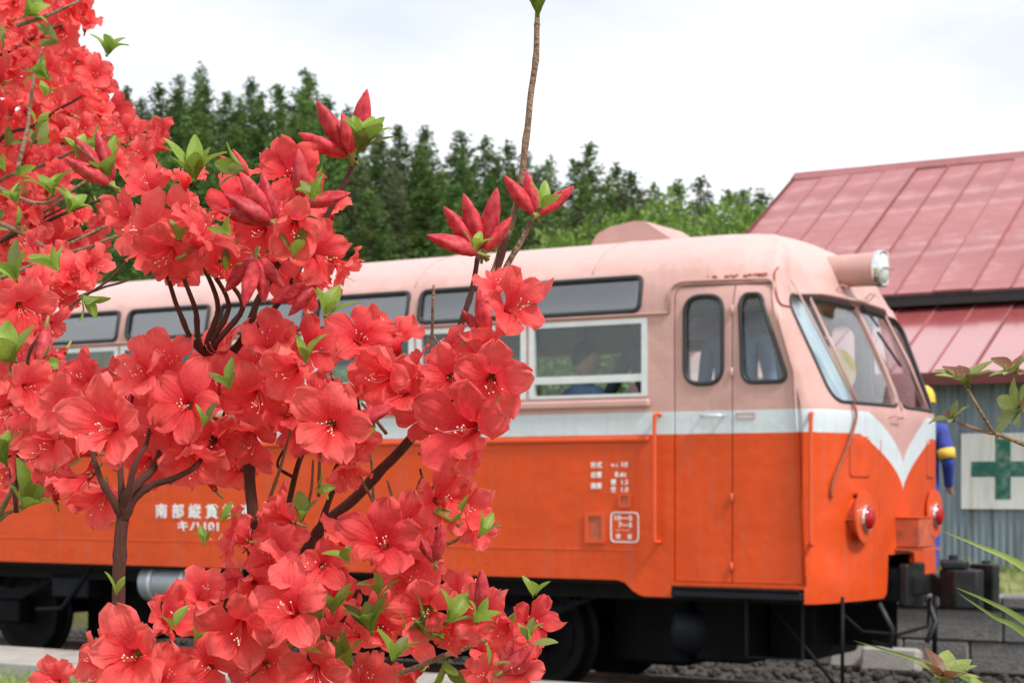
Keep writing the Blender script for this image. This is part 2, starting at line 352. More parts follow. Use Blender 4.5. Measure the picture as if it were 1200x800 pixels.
RLEAFB = leafmat('reddened_leaf', (.13, .035, .03), (.26, .14, .06), .3, .42, 30)
GRASSB = leafmat('grass_blade', (.17, .26, .055), (.32, .40, .13), .35, .5, 6)
CEDAR = [leafmat('cedar_foliage_dark', (.048, .108, .028), (.110, .195, .048), .22, .7, .5),
         leafmat('cedar_foliage_mid', (.068, .140, .032), (.145, .230, .058), .24, .7, .5),
         leafmat('cedar_foliage_grey', (.082, .115, .055), (.150, .180, .085), .22, .7, .5)]
BROAD = leafmat('spring_foliage', (.125, .22, .042), (.20, .30, .065), .35, .7, .5)
BROADD = leafmat('bush_foliage', (.09, .16, .04), (.16, .23, .06), .35, .7, .5)
SKIN = mat('skin', (.52, .29, .20), .55, var=.04)
HAIR = mat('black_hair', (.012, .010, .010), .5, var=.2, scale=40)
GREYC = mat('grey_shirt', (.15, .17, .19), .9, var=.12, scale=12)
BLUEC = mat('denim_blue_shirt', (.20, .30, .50), .9, var=.12, scale=12)
NAVY = mat('navy_trousers', (.02, .024, .04), .9, var=.12)
WORK = mat('royal_blue_work_suit', (.035, .06, .34), .8, var=.35, scale=9, bump=1.0, bscale=9)
YEL = mat('yellow_helmet', (.85, .52, .02), .3, var=.04, coat=.4)
YELB = mat('yellow_armband', (.74, .48, .06), .7, var=.06)

# ------------------------------------------------------------------ track frame: x along the railbus, y away from camera
TH = R(31)
OX, OY = (789 - 600) / FPX * 11.35, 11.35
def TF(s, l, z=0.0):
    return Vector((OX + s * math.cos(TH) + l * math.sin(TH), OY - s * math.sin(TH) + l * math.cos(TH), z))
def track_empty(name): return empty(name, (OX, OY, 0), -TH)
def place_track(o): o.location = (OX, OY, 0); o.rotation_euler = (0, 0, -TH); return o

def hill_z(X, Y):
    px = X / max(Y, 40) * FPX + 600
    A = max(3.0, min(24.0, 16.0 - 9.5 * (px - 200) / 700))
    t = max(0.0, min(1.0, (Y - 48) / 105.0)); t = t * t * (3 - 2 * t)
    if Y > 153: A += (Y - 153) * .03
    return .55 + A * t + (noise.noise(Vector((X * .05, Y * .05, 0))) * 1.2 * t)

# ---- ground sheets
tag(link('ground', mesh_from('ground', [(-1500, -1500, -.02), (1500, -1500, -.02), (1500, 1500, -.02), (-1500, 1500, -.02)], [(0, 1, 2, 3)], EARTH)), kind='structure')
def tslab(name, s0, s1, l0, l1, z0, z1, m):
    return tag(place_track(MB().box((s0, l0, z0), (s1, l1, z1)).build(name, m)), kind='structure')
tslab('grass_verge', -80, 60, -70, -1.62, -.3, .30, GRASSG)
tslab('terrace', -90, 90, 4.86, 70, -.3, .69, GRASSG)
# ballast bed
bv = []; bf = []; NX, NY = 150, 30
for i in range(NX + 1):
    for j in range(NY + 1):
        s = -14 + 26 * i / NX; l = -.66 + 5.2 * j / NY
        bv.append((s, l, .03 + .05 * noise.noise(Vector((s * 3, l * 3, 1))) + .03 * noise.noise(Vector((s * 11, l * 11, 4)))))
for i in range(NX):
    for j in range(NY):
        a = i * (NY + 1) + j; bf.append((a, a + NY + 1, a + NY + 2, a + 1))
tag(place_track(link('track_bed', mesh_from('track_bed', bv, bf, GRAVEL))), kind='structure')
gv = MB()
ico = bmesh.new(); bmesh.ops.create_icosphere(ico, subdivisions=1, radius=1); ico.verts.index_update()
iv = [q.co.copy() for q in ico.verts]; jf = [tuple(q.index for q in f.verts) for f in ico.faces]; ico.free()
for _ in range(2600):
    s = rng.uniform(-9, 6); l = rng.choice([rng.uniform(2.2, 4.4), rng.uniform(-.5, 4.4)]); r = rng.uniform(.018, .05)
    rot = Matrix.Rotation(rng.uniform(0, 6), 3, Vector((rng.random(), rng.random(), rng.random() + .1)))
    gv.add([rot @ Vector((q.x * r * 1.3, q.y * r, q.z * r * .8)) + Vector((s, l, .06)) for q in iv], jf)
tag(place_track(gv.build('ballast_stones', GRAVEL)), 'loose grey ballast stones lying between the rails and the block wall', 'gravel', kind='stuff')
# hill
hv = []; hf = []; nx, ny = 90, 60
for i in range(nx + 1):
    for j in range(ny + 1):
        X = -260 + 520 * i / nx; Y = 42 + 260 * (j / ny) ** 1.2; hv.append((X, Y, hill_z(X, Y)))
for i in range(nx):
    for j in range(ny):
        a = i * (ny + 1) + j; hf.append((a, a + ny + 1, a + ny + 2, a + 1))
tag(link('hill', mesh_from('hill', hv, hf, HILLM, smooth=True)), kind='structure')

# ---- low concrete platform edge in front of the railbus, in cast slabs
pk = track_empty('platform_edge'); tag(pk, kind='structure')
for i in range(15):
    s0 = -14 + i * 1.6
    MB().box((s0 + .006, -1.60, .02), (s0 + 1.594, -.68, .41 + rng.uniform(-.004, .004)), .012).build('slab', CONC, pk)
MB().box((-14, -1.585, .0), (10, -.70, .395)).build('core', EARTH, pk)

# ---- rails and sleepers
rt = track_empty('railway_track'); tag(rt, kind='structure')
for l in (.667, 1.733):
    prof = [(-.06, .03), (.06, .03), (.06, .045), (.012, .06), (.012, .155), (.033, .165), (.033, .20), (-.033, .20), (-.033, .165), (-.012, .155), (-.012, .06), (-.06, .045)]
    MB().prism([(0, l + a, b) for a, b in prof], (-30, 0, 0), (48, 0, 0)).build('rail', RAIL, rt)
for i in range(34):
    s = -12 + i * .62
    MB().box((s - .1, .15, -.02), (s + .1, 2.25, .075), .01).build('sleeper', SLEEP, rt)

# ---- retaining wall of concrete blocks behind the track
rw = track_empty('block_retaining_wall')
tag(rw, 'low weathered retaining wall of grey concrete blocks behind the track', 'wall')
bmesh_v = []
for k in range(5):
    bmesh_v.append(MB().box((.004, 0, 0), (.566, .2, .262 + .0), .018).mesh('block', BLOCK))
for c in range(2):
    for i in range(26):
        s = -8.6 + i * .57 + (.285 if c else 0)
        o = link('block', bmesh_v[(i * 3 + c) % 5], rw); o.location = (s, 4.58 + rng.uniform(-.012, .012), .04 + c * .266); o.rotation_euler = (0, 0, rng.uniform(-.008, .008))
MB().box((-8.8, 4.64, -.1), (7.0, 4.84, .57)).build('backing', EARTH, rw)
for i in range(13):
    s = -8.8 + i * 1.2
    MB().box((s + .004, 4.54, .585), (s + 1.196, 4.86, .70), .02).build('coping', BLOCK, rw)
# fallen pale slabs leaning at the wall foot
for (s, l, sx, sy, sz, rx, lab) in ((-.42, 4.30, .36, .12, .30, .28, 'pale broken concrete slab leaning on the block wall under the railbus nose'),
                                    (-.02, 4.18, .50, .16, .22, .20, 'squarish grey concrete lump lying at the foot of the block wall')):
    o = place_track(MB().box((-sx/2, -sy/2, 0), (sx/2, sy/2, sz), .03).build('concrete_slab', CONC))
    o.matrix_world = Matrix.Translation(TF(s, l, .04)) @ Matrix.Rotation(-TH, 4, 'Z') @ Matrix.Rotation(-rx, 4, 'X')
    tag(o, lab, 'slab')

# grass tufts (kerb foot, terrace, wall top)
def blade_mesh(mb, p, h, lean, wdt):
    a = rng.uniform(0, 6.28); d = Vector((math.cos(a), math.sin(a), 0)); sd_ = Vector((-d.y, d.x, 0)) * wdt
    p = Vector(p); m_ = p + d * lean * .35 + Vector((0, 0, h * .6)); t_ = p + d * lean + Vector((0, 0, h))
    mb.add([p - sd_, p + sd_, m_ + sd_ * .8, m_ - sd_ * .8, t_], [(0, 1, 2, 3), (3, 2, 4)])
gm = MB()
for _ in range(9000):
    q = rng.random()
    if q < .45: p = TF(rng.uniform(-8, 4), rng.uniform(4.88, 9.0), .69); h = rng.uniform(.03, .11)
    elif q < .62: p = TF(rng.uniform(-8, 4), rng.gauss(8.75, .1), .69); h = rng.uniform(.05, .2)
    else: p = TF(rng.uniform(-9, 0), -1.64 - abs(rng.gauss(0, .5)), .30); h = rng.uniform(.03, .11)
    blade_mesh(gm, p, h, h * rng.uniform(.2, .9), rng.uniform(.003, .007))
tag(gm.build('grass', GRASSB), 'short green and yellowed grass on the verge and the terrace', 'grass', kind='stuff')

# ================================================================== RAILBUS
HW, SE, BF, NF = 1.2, .87, .225, 2.0
ZS, HR, NR, CEN, SA = 2.70, .60, 2.6, -3.79, .1
def ftable():
    T = [(0.0, 0.0, 0.0)]; L = 0; pl, ps = 0.0, 0.0
    for k in range(1, 241):
        q = k / 240 * math.pi / 2
        l = HW - HW * math.cos(q) ** (2 / NF) if k < 240 else HW
        s = BF * math.sin(q) ** (2 / NF)
        L += math.hypot(l - pl, s - ps); pl, ps = l, s; T.append((L, l, s))
    return T
FT = ftable(); LF = FT[-1][0]; UMAX = SE + LF
def rtable():
    T = [(0.0, 0.0)]; L = 0; pa, pz = 1.0, 0.0
    for k in range(1, 201):
        q = k / 200 * math.pi / 2
        a = math.cos(q) ** (2 / NR) if k < 200 else 0.0; z = math.sin(q) ** (2 / NR)
        L += math.hypot((a - pa) * HW, (z - pz) * HR); pa, pz = a, z; T.append((L, z))
    return T
RT = rtable(); LR = RT[-1][0]; VMAX = ZS + LR
def interp(T, x):
    lo, hi = 0, len(T) - 1
    if x <= T[0][0]: return T[0][1:]
    if x >= T[-1][0]: return T[-1][1:]
    while hi - lo > 1:
        m = (lo + hi) // 2
        if T[m][0] <= x: lo = m
        else: hi = m
    f = (x - T[lo][0]) / (T[hi][0] - T[lo][0])
    return tuple(a + (b - a) * f for a, b in zip(T[lo][1:], T[hi][1:]))
def P0(U, V):
    if U <= SE: s, l = U, 0.0
    else:
        l, s = interp(FT, U - SE); s += SE
    if V <= ZS: z, q = V, 0.0
    else:
        q = interp(RT, V - ZS)[0]; z = ZS + q * HR
    rk = .23 * max(0.0, min(1.12, (z - 2.07) / .76)) * max(0.0, min(1.0, (U - .42) / .45))
    rk += .11 * max(0.0, min(1.12, (z - 2.07) / .76)) ** 1.5 * max(0.0, min(1.0, (U - SE) / .35))
    s -= rk
    if U > SE and z < 1.5: s += .020 * noise.noise(Vector((l * 4.2, z * 4.6, 3.1))) * min(1, (1.5 - z) * 4) * min(1, (U - SE) * 6)
    if q > 0:
        kl = max(0.0, 1 - q ** NR) ** (1 / NR); ks = max(0.0, 1 - q ** 2.6) ** (1 / 2.6)
        wq = max(0.0, min(1.0, (U - SE + .95) / .95)); wq = wq * wq * (3 - 2 * wq)
        if l < HW: l += .35 * q * wq * (1 - l / HW)
        l = HW + (l - HW) * kl
        if s > SA: s = SA + (s - SA) * ks
    return Vector((s, l, z))
def P(U, V, off=0.0, ms=False, ml=False):
    p = P0(U, V)
    if off:
        e = 2e-3
        a = P0(min(U + e, UMAX), V) - P0(U - e, V); b = P0(U, min(V + e, VMAX)) - P0(U, V - e)
        n = a.cross(b)
        n = n.normalized() if n.length > 1e-12 else Vector((0, 0, 1))
        p = p + n * off
    if ms: p.x = 2 * CEN - p.x
    if ml: p.y = 2 * HW - p.y
    return p

def dens(poly, step):
    o = []
    for i in range(len(poly)):
        a = Vector(poly[i]); b = Vector(poly[(i + 1) % len(poly)]); n = max(1, int((b - a).length / step))
        for k in range(n): o.append(tuple(a + (b - a) * k / n))
    return o
def rrect(u0, u1, v0, v1, r, n=5, u0t=None, u1t=None):
    """rounded rectangle; u0t/u1t give other ends at the top edge"""
    u0t = u0 if u0t is None else u0t; u1t = u1 if u1t is None else u1t
    P4 = [(u0, v0), (u1, v0), (u1t, v1), (u0t, v1)]; o = []
    for i in range(4):
        p = Vector(P4[i]); a = (Vector(P4[i-1]) - p).normalized(); b = (Vector(P4[(i+1) % 4]) - p).normalized()
        A = p + a * r; B = p + b * r
        for k in range(n + 1):
            t = k / n; o.append(tuple((1-t)**2 * A + 2*t*(1-t) * p + t*t * B))
    return o
def cdt(outer, holes, grid):
    V = []; E = []
    for poly in [outer] + holes:
        b = len(V); V += [Vector(p) for p in poly]; E += [(b + i, b + (i + 1) % len(poly)) for i in range(len(poly))]
    V += [Vector(g) for g in grid]
    rv, re, rf = delaunay_2d_cdt(V, E, [], 0, 1e-5)[:3]
    F = []
    bb = [(min(p[0] for p in h), max(p[0] for p in h), min(p[1] for p in h), max(p[1] for p in h)) for h in holes]
    for f in rf:
        c = sum((rv[i] for i in f), Vector((0, 0))) / len(f)
        if not inpoly(c.x, c.y, outer): continue
        if any(b[0] < c.x < b[1] and b[2] < c.y < b[3] and inpoly(c.x, c.y, h) for b, h in zip(bb, holes)): continue
        a2 = (rv[f[1]] - rv[f[0]]).cross(rv[f[2]] - rv[f[0]])
        F.append(tuple(f) if a2 > 0 else tuple(f)[::-1])
    return rv, F
def shell(tri, th, off=0.0, ms=False, ml=False, mapf=None):
    """two-skinned shell of the UV triangulation; returns verts, faces, material indices (0 outside, 1 inside, 0 rim)"""
    rv, F = tri; n = len(rv); mp_ = mapf or (lambda u, v, o: P(u, v, o, ms, ml))
    v = [mp_(p.x, p.y, off) for p in rv] + [mp_(p.x, p.y, off - th) for p in rv]
    flip = ms != ml
    E = {}
    for f in F:
        for i in range(3):
            a, b = f[i], f[(i + 1) % 3]; E[(a, b)] = E.get((a, b), 0) + 1
    fs = []; mi = []
    for f in F:
        g = f[::-1] if flip else f
        fs.append(g); mi.append(0); fs.append(tuple(i + n for i in g[::-1])); mi.append(1)
    for (a, b) in E:
        if (b, a) not in E:
            q = (b, a, a + n, b + n); fs.append(q[::-1] if flip else q); mi.append(0)
    return v, fs, mi

bus = track_empty('railbus')
tag(bus, 'old pink and orange railbus with white V on its nose', 'railbus')

# ---- window openings (U along the side, V up)
up_win = [rrect(-1.04 - .9 * k, -.24 - .9 * k, 2.725, 2.955, .055) for k in range(4)]
lo_win = [rrect(-1.046 - .9 * k, -.193 - .9 * k, 2.19, 2.665, .004, 1) for k in range(4)]
ws = rrect(SE + .27, UMAX - .014, 2.125, 2.80, .12, 8, u0t=SE + .165)
door_hole = dens([(0, 1.0), (.868, 1.0), (.868, 2.855), (.855, 2.875), (.06, 2.875), (.03, 2.866), (.008, 2.845), (0, 2.81)], .09)
# lower contour of the skirt
outer = [(CEN, 1.0), (-.40, 1.0), (-.345, .985), (-.29, .935), (-.24, .908), (-.20, .90), (-.002, .90), (-.002, .985)]
outer = [(CEN, 1.0), (-.40, 1.0), (-.345, .985), (-.29, .935), (-.24, .908), (-.20, .90), (-.012, .90), (-.012, .975), (.88, .975), (.88, .885)]
outer += [(UMAX - .36, .885), (UMAX - .30, .91), (UMAX - .28, .97), (UMAX - .26, 1.16), (UMAX, 1.16)]
outer += [(UMAX, 3.0)]
side_outer = dens(outer + [(CEN, 3.0)], .07)
grid = []
for i in range(60):
    U = CEN + .06 + i * .15
    if U < SE:
        for V in [1.12 + .15 * k for k in range(11)] + [2.75 + .05 * k for k in range(5)]: grid.append((U, V))
U = .45
while U < UMAX - .01:
    for k in range(38): grid.append((U, .93 + k * .055))
    U += .035
hole_list = up_win + lo_win + [dens(ws, .05), door_hole]
tri_body = cdt(side_outer, hole_list, grid)
rgrid = []
U = CEN + .05
while U < UMAX - .01:
    k = 1
    while 3.0 + k * .05 < VMAX - .01: rgrid.append((U, 3.0 + k * .05)); k += 1
    U += .16 if U < -.8 else .04
tri_roof = cdt(dens([(CEN, 3.0), (UMAX, 3.0), (UMAX, VMAX - .003), (CEN, VMAX - .003)], .06), [], rgrid)
def quad_mesh(name, tri, th, mats):
    V = []; F = []; M_ = []
    for ms in (False, True):
        for ml in (False, True):
            v, f, m_ = shell(tri, th, 0, ms, ml); b = len(V); V += v; F += [tuple(i + b for i in q) for q in f]; M_ += m_
    me = mesh_from(name, V, F, mats, M_, True, 40)
    return link(name, me, bus)
quad_mesh('body', tri_body, .035, [PAINT, CREAM])
quad_mesh('roof', tri_roof, .035, [PAINT, CEIL])

def loop_tube(poly, rad, off, ms=False, ml=False, n=6):
    mb = MB(); mb.tube([P(u, v, off, ms, ml) for u, v in poly], rad, n, closed=True); return mb
def pane_obj(name, poly, off, mats, parent, ms=False, ml=False, step=.06):
    us = [p[0] for p in poly]; vs2 = [p[1] for p in poly]; g = []
    if max(us) > SE:
        u = min(us)
        while u < max(us):
            v = min(vs2)
            while v < max(vs2):
                if inpoly(u, v, poly): g.append((u, v))
                v += step
            u += step
    v, f, m_ = shell(cdt(poly, [], g), .006, off, ms, ml)
    return link(name, mesh_from(name, v, f, mats, None, True, 40), parent)
def strip_ring(mb, outer_, inner_, off, th, ms=False, ml=False):
    """flat frame between two polygons of equal length"""
    n = len(outer_)
    v = [P(*p, off, ms, ml) for p in outer_] + [P(*p, off, ms, ml) for p in inner_] + [P(*p, off - th, ms, ml) for p in outer_] + [P(*p, off - th, ms, ml) for p in inner_]
    f = []
    for i in range(n):
        j = (i + 1) % n
        f += [(i, j, n + j, n + i), (2*n + j, 2*n + i, 3*n + i, 3*n + j), (j, i, 2*n + i, 2*n + j), (n + i, n + j, 3*n + j, 3*n + i)]
    mb.add(v, [q[::-1] for q in f] if ms != ml else f)

for ms in (False, True):
    for ml in (False, True):
        for k in range(4):
            # upper fixed light in its rubber
            w1 = pane_obj('upper_window', up_win[k], -.010, [GLASSU], bus, ms, ml)
            loop_tube(dens(up_win[k], .1), .017, .002, ms, ml).build('gasket', RUBBER, w1, smooth=True)
            # lower sash window
            u0, u1 = -1.046 - .9 * k, -.193 - .9 * k
            w2 = pane_obj('lower_window', rrect(u0 + .03, u1 - .03, 2.30, 2.645, .002, 1), -.018, [GLASS], bus, ms, ml)
            fr = MB(); strip_ring(fr, rrect(u0 - .012, u1 + .012, 2.178, 2.677, .004, 1), rrect(u0 + .030, u1 - .030, 2.198, 2.645, .004, 1), .006, .036, ms, ml)
            fr.build('frame', ALU, w2)
            zr = 2.255 + [.02, .0, .03, .0][k]
            sr = MB(); a = [(u0 + .031, zr), (u1 - .031, zr), (u1 - .031, zr + .048), (u0 + .031, zr + .048)]
            q = [P(*p, -.004, ms, ml) for p in a] + [P(*p, -.026, ms, ml) for p in a]
            sr.add(q, [(0, 1, 2, 3), (7, 6, 5, 4), (1, 0, 4, 5), (3, 2, 6, 7), (2, 1, 5, 6), (0, 3, 7, 4)]); sr.build('sash_rail', ALU, w2)
        # windscreen halves
        w3 = pane_obj('windscreen', dens(ws, .06), -.010, [GLASSW], bus, ms, ml)
        wr_ = [p for p in dens(ws, .06)]; kk = max(range(len(wr_)), key=lambda i: (wr_[i][0] > UMAX - .03, wr_[i][1])); wr_ = wr_[kk:] + wr_[:kk]; wr_ = [p for p in wr_ if p[0] < UMAX - .05]
        MB().tube([P(u, v, .002, ms, ml) for u, v in wr_], .0115, 6).build('gasket', RUBBER, w3, smooth=True)
        if not ml: MB().tube([P(UMAX - .001, 2.10 + k * .12, .0, ms, ml) for k in range(7)], .011, 8).build('mullion', PINK, w3, smooth=True)
        # slim mullion
        MB().tube([P(UMAX - .70, 2.13, .004, ms, ml), P(UMAX - .70 - .03, 2.46, .004, ms, ml), P(UMAX - .70 - .05, 2.80, .004, ms, ml)], .010, 8).build('mullion', PINK, w3, smooth=True)

# ---- doors: two folding leaves each side (near side front, and the mirrored ones)
for ms in (False, True):
    for ml in (False, True):
        for k, (a, b) in enumerate(((.008, .397), (.405, .860))):
            ol = dens([(a, 1.005), (b, 1.005), (b, 2.866), (a, 2.866)], .08)
            if k == 0: hp = rrect(.075, .335, 2.245, 2.80, .11, 7)
            else: hp = rrect(.478, .825, 2.245, 2.80, .085, 7, u1t=.735)
            g = [(a + .03 + i * .06, 1.05 + j * .06) for i in range(8) for j in range(31) if a + .03 + i * .06 < b - .01]
            v, f, m_ = shell(cdt(ol, [hp], g), .03, -.012, ms, ml)
            d = link('door_leaf', mesh_from('door_leaf', v, f, [PAINT, CREAM], m_, True, 40), bus)
            pw = pane_obj('pane', hp, -.022, [GLASS], d, ms, ml)
            loop_tube(hp, .014, -.006, ms, ml).build('gasket', RUBBER, d, smooth=True)
            if not ms and not ml:
                for z in (2.70, 2.31, 1.53, 1.10):
                    u = .401
                    if k == 0: MB().tube([P(u, z - .03, .0), P(u, z + .03, .0)], .010, 8).build('hinge', RUSTO if z < 2 else PINK, d, smooth=True)
                if k == 0:
                    MB().tube([P(.20, 2.045, -.008), P(.20, 2.045, .03), P(.34, 2.042, .03), P(.345, 2.042, -.008)], .009, 8).build('handle', ALU, d, smooth=True)
                else:
                    fr = MB(); strip_ring(fr, rrect(.425, .555, 2.02, 2.06, .006, 2), rrect(.433, .547, 2.028, 2.052, .004, 2), -.006, .01); fr.build('recessed_grip', PINK, d)
        # gutter over the door
        MB().tube([P(-.03, 2.70, .008, ms, ml), P(-.03, 2.83, .010, ms, ml), P(-.005, 2.875, .012, ms, ml), P(.05, 2.895, .014, ms, ml), P(.3, 2.893, .014, ms, ml), P(.6, 2.888, .014, ms, ml), P(.84, 2.882, .014, ms, ml), P(.885, 2.86, .012, ms, ml), P(.885, 2.6, .008, ms, ml), P(.885, 2.3, .006, ms, ml), P(.885, 1.0, .001, ms, ml)], .009, 8).build('door_gutter', PAINT, bus, smooth=True)

# rust flakes on the near door gutter
fl = MB()
for i in range(26):
    u = rng.uniform(.22, .80); p = P(u, 2.905 + rng.uniform(0, .012), .018); r = rng.uniform(.005, .013)
    fl.add([Vector((q.x * r * 1.6, q.y * r * .5, q.z * r)) + p for q in iv], jf)
tag(fl.build('rust_flakes', CORDM, bus), kind='stuff')
# ---- mouldings
def mould(v, h, d, u0, u1, m, name='moulding', ms=False, ml=False):
    a = [P(u0, v, 0, ms, ml), P(u1, v, 0, ms, ml)]; y = a[0].y; sg = -1 if not ml else 1
    x0, x1 = a[0].x, a[1].x
    MB().box((x0, y - sg * .004, v), (x1, y + sg * d, v + h), min(h, d) * .42).build(name, m, bus, smooth=False)
for ml in (False, True):
    mould(2.695, .012, .022, CEN * 2 - .03, -.03, RUBBER if False else PINK, 'drip_rail', False, ml)
    mould(2.108, .052, .030, CEN * 2 + .16, -.16, PINK, 'sill_moulding', False, ml)
    mould(1.887, .034, .022, CEN * 2 + .16, -.17, ORANGE, 'belt_moulding', False, ml)
    mould(1.19, .006, .004, CEN * 2 + .3, -.25, ORANGE, 'panel_seam', False, ml)
for s in (-2.02, -3.79, -5.6):
    MB().tube([P(s, 2.70 + k * .045, .001) for k in range(6)], .004, 5).build('panel_joint', PINK, bus)
    MB().tube([P(s, 1.0, .001), P(s, 1.18, .001)], .003, 5).build('panel_joint', ORANGE, bus)
# roof ribs (very low welded seams)
for s in (-.62, -2.02, -3.79, -5.4):
    MB().tube([P(s, 3.0 + k * (VMAX - 3.01) / 14, .0) for k in range(15)] + [P(s, VMAX - .01 - k * (VMAX - 3.01) / 14, .0, False, True) for k in range(1, 15)], .006, 6).build('roof_rib', PINK, bus, smooth=True)
# ---- windscreen visor lip
vl = MB(); v = []; f = []
us = [SE + .30 + (UMAX - SE - .30) * i / 20 for i in range(21)]
row = [(u, False) for u in us] + [(u, True) for u in us[::-1][1:]]
for u, ml in row:
    e = min(1, abs(u - SE - .30) * 3)
    v += [P(u, 2.835, -.004, False, ml), P(u, 2.822, .045 * e + .004, False, ml), P(u, 2.810, .045 * e, False, ml), P(u, 2.815, -.004, False, ml)]
for i in range(len(row) - 1):
    for k in range(4): f.append((i*4 + k, (i+1)*4 + k, (i+1)*4 + (k+1) % 4, i*4 + (k+1) % 4))
vl.add(v, f); vl.build('windscreen_visor', PINK, bus, smooth=True, sharp=30)
# ---- headlamp on the dome, facing forward
h = MB(); h.lathe([(.0, -.62), (.10, -.60), (.112, -.05), (.118, 0), (.118, .02), (.108, .028)], (.93, 1.2, 3.045), (1, 0, 0), 28)
hl = h.build('headlamp', PINK, bus, smooth=True, sharp=40)
MB().lathe([(.120, -.012), (.125, 0), (.125, .03), (.106, .036), (.104, .02)], (.93, 1.2, 3.045), (1, 0, 0), 28).build('rim', CHROME, hl, smooth=True)
MB().lathe([(.106, .02), (.095, .040), (.07, .055), (.03, .062), (.0, .064)], (.93, 1.2, 3.045), (1, 0, 0), 28).build('lens', LENS, hl, smooth=True)
MB().box((.93 + .058, 1.2 - .004, 2.94), (.93 + .068, 1.2 + .004, 3.15)).box((.93 + .058, 1.09, 3.04), (.93 + .069, 1.31, 3.048)).build('lens_bar', CHROME, hl)
# ---- roof ventilator
vp = [(-1.08, 3.27), (-.42, 3.27), (-.44, 3.30), (-.66, 3.445), (-.74, 3.452), (-.93, 3.425), (-1.03, 3.385), (-1.075, 3.32)]
vo = MB().prism([(a, .90, b) for a, b in vp], (0, 0, 0), (0, .60, 0)).build('roof_ventilator', PINK, bus)
MB().box((-1.085, .893, 3.262), (-.412, 1.507, 3.286)).build('vent_flange', BLACKW, vo)
# ---- tail lamps on brackets
for l, lab in ((.46, None), (1.86, None)):
    base = MB(); base.lathe([(.0, -.20), (.115, -.19), (.120, -.05), (.118, -.01), (.165, -.005), (.165, .008), (.0, .014)], (1.095, l, 1.415), (1, 0, 0), 26)
    tl = base.build('tail_lamp', ORANGE, bus, smooth=True, sharp=40)
    MB().lathe([(.082, .012), (.083, .028), (.077, .033), (.075, .02)], (1.095, l, 1.405), (1, 0, 0), 22).build('rim', CHROME, tl, smooth=True)
    MB().lathe([(.077, .02), (.068, .045), (.04, .06), (0, .066)], (1.095, l, 1.405), (1, 0, 0), 22).build('lens', REDLENS, tl, smooth=True)
    MB().box((.90, l - .15, 1.395), (1.085, l + .15, 1.405)).build('bracket', RUSTO, tl)
    MB().box((.96, l - .05, 1.55), (1.09, l + .05, 1.562)).build('lamp_hood', RUSTO, tl)
# ---- hatches on the nose
for ml in (False, True):
    g = rrect(UMAX - .83, UMAX - .57, 1.665, 1.91, .025, 4)
    o = pane_obj('nose_hatch', g, .010, [PAINT], bus, False, ml)
    loop_tube(g, .006, .003, False, ml).build('hatch_seam', RUSTO, o)
MB().tube([P(UMAX - .40, 1.90, .001), P(UMAX - .42, 1.5, .001), P(UMAX - .42, 1.2, .001)], .004, 5).build('nose_panel_joint', RUSTO, bus)
# ---- number/route box on a shelf
bx = MB().box((1.07, 1.06, 1.205), (1.255, 1.33, 1.395), .008).build('coupling_box', RUSTO, bus)
MB().box((1.00, 1.03, 1.185), (1.29, 1.37, 1.200)).build('shelf', RUSTO, bx)
MB().box((1.065, 1.055, 1.397), (1.26, 1.335, 1.402)).build('lid', ORANGE, bx)
# ---- coupler
cp = MB()
cp.box((.55, 1.06, .85), (1.17, 1.34, 1.07), .015).box((1.12, 1.02, .82), (1.19, 1.38, 1.10), .012)
co = cp.build('coupler', COUPL, bus)
MB().prism([(1.18, 1.12, .88), (1.30, 1.14, .90), (1.40, 1.09, .87), (1.40, 1.31, .87), (1.30, 1.26, .90), (1.18, 1.28, .88)], (0, 0, 0), (0, 0, .13)).build('shank', COUPL, co)
cp = MB(); cp.prism([(1.38, 1.06, .82), (1.50, 1.00, .82), (1.64, 1.03, .82), (1.66, 1.12, .82), (1.57, 1.16, .82), (1.53, 1.22, .82), (1.56, 1.30, .82), (1.52, 1.40, .82), (1.44, 1.40, .82), (1.38, 1.32, .82)], (0, 0, 0), (0, 0, .25))
cp.build('coupler_head', COUPL, co, sharp=30)
MB().prism([(1.50, 1.31, .80), (1.56, 1.29, .80), (1.68, 1.26, .80), (1.70, 1.32, .80), (1.66, 1.40, .80), (1.55, 1.42, .80)], (0, 0, 0), (0, 0, .30)).build('knuckle', COUPL, co)
MB().prism([(1.40, 1.02, 1.072), (1.56, 1.04, 1.072), (1.54, 1.20, 1.072), (1.40, 1.22, 1.072)], (0, 0, 0), (0, 0, .05)).build('head_cap', COUPL, co)
MB().cyl((1.60, 1.36, .78), (1.60, 1.36, 1.12), .028, 12).cyl((1.45, 1.14, 1.09), (1.45, 1.14, 1.16), .03, 12).box((1.38, 1.08, 1.09), (1.50, 1.20, 1.13), .006).build('lock_pin', COUPL, co)
for o_ in [co] + list(co.children):
    q_ = o_.modifiers.new('bevel', 'BEVEL'); q_.width = .014; q_.segments = 2
MB().tube([(1.30, 1.12, .88), (1.31, 1.05, .70), (1.20, .8, .66), (1.05, .55, .69), (.96, .45, .80)], .011, 7).build('uncoupling_lever', BLACK, co, smooth=True)
MB().tube([(1.10, .72, .86), (1.18, .74, .70), (1.15, .80, .58), (1.02, .82, .60)], .016, 7).build('brake_hose', RUBBER, bus, smooth=True)
MB().tube([(1.05, 1.75, .9), (1.15, 1.72, .68), (1.12, 1.62, .55)], .02, 7).build('brake_hose', RUBBER, bus, smooth=True)
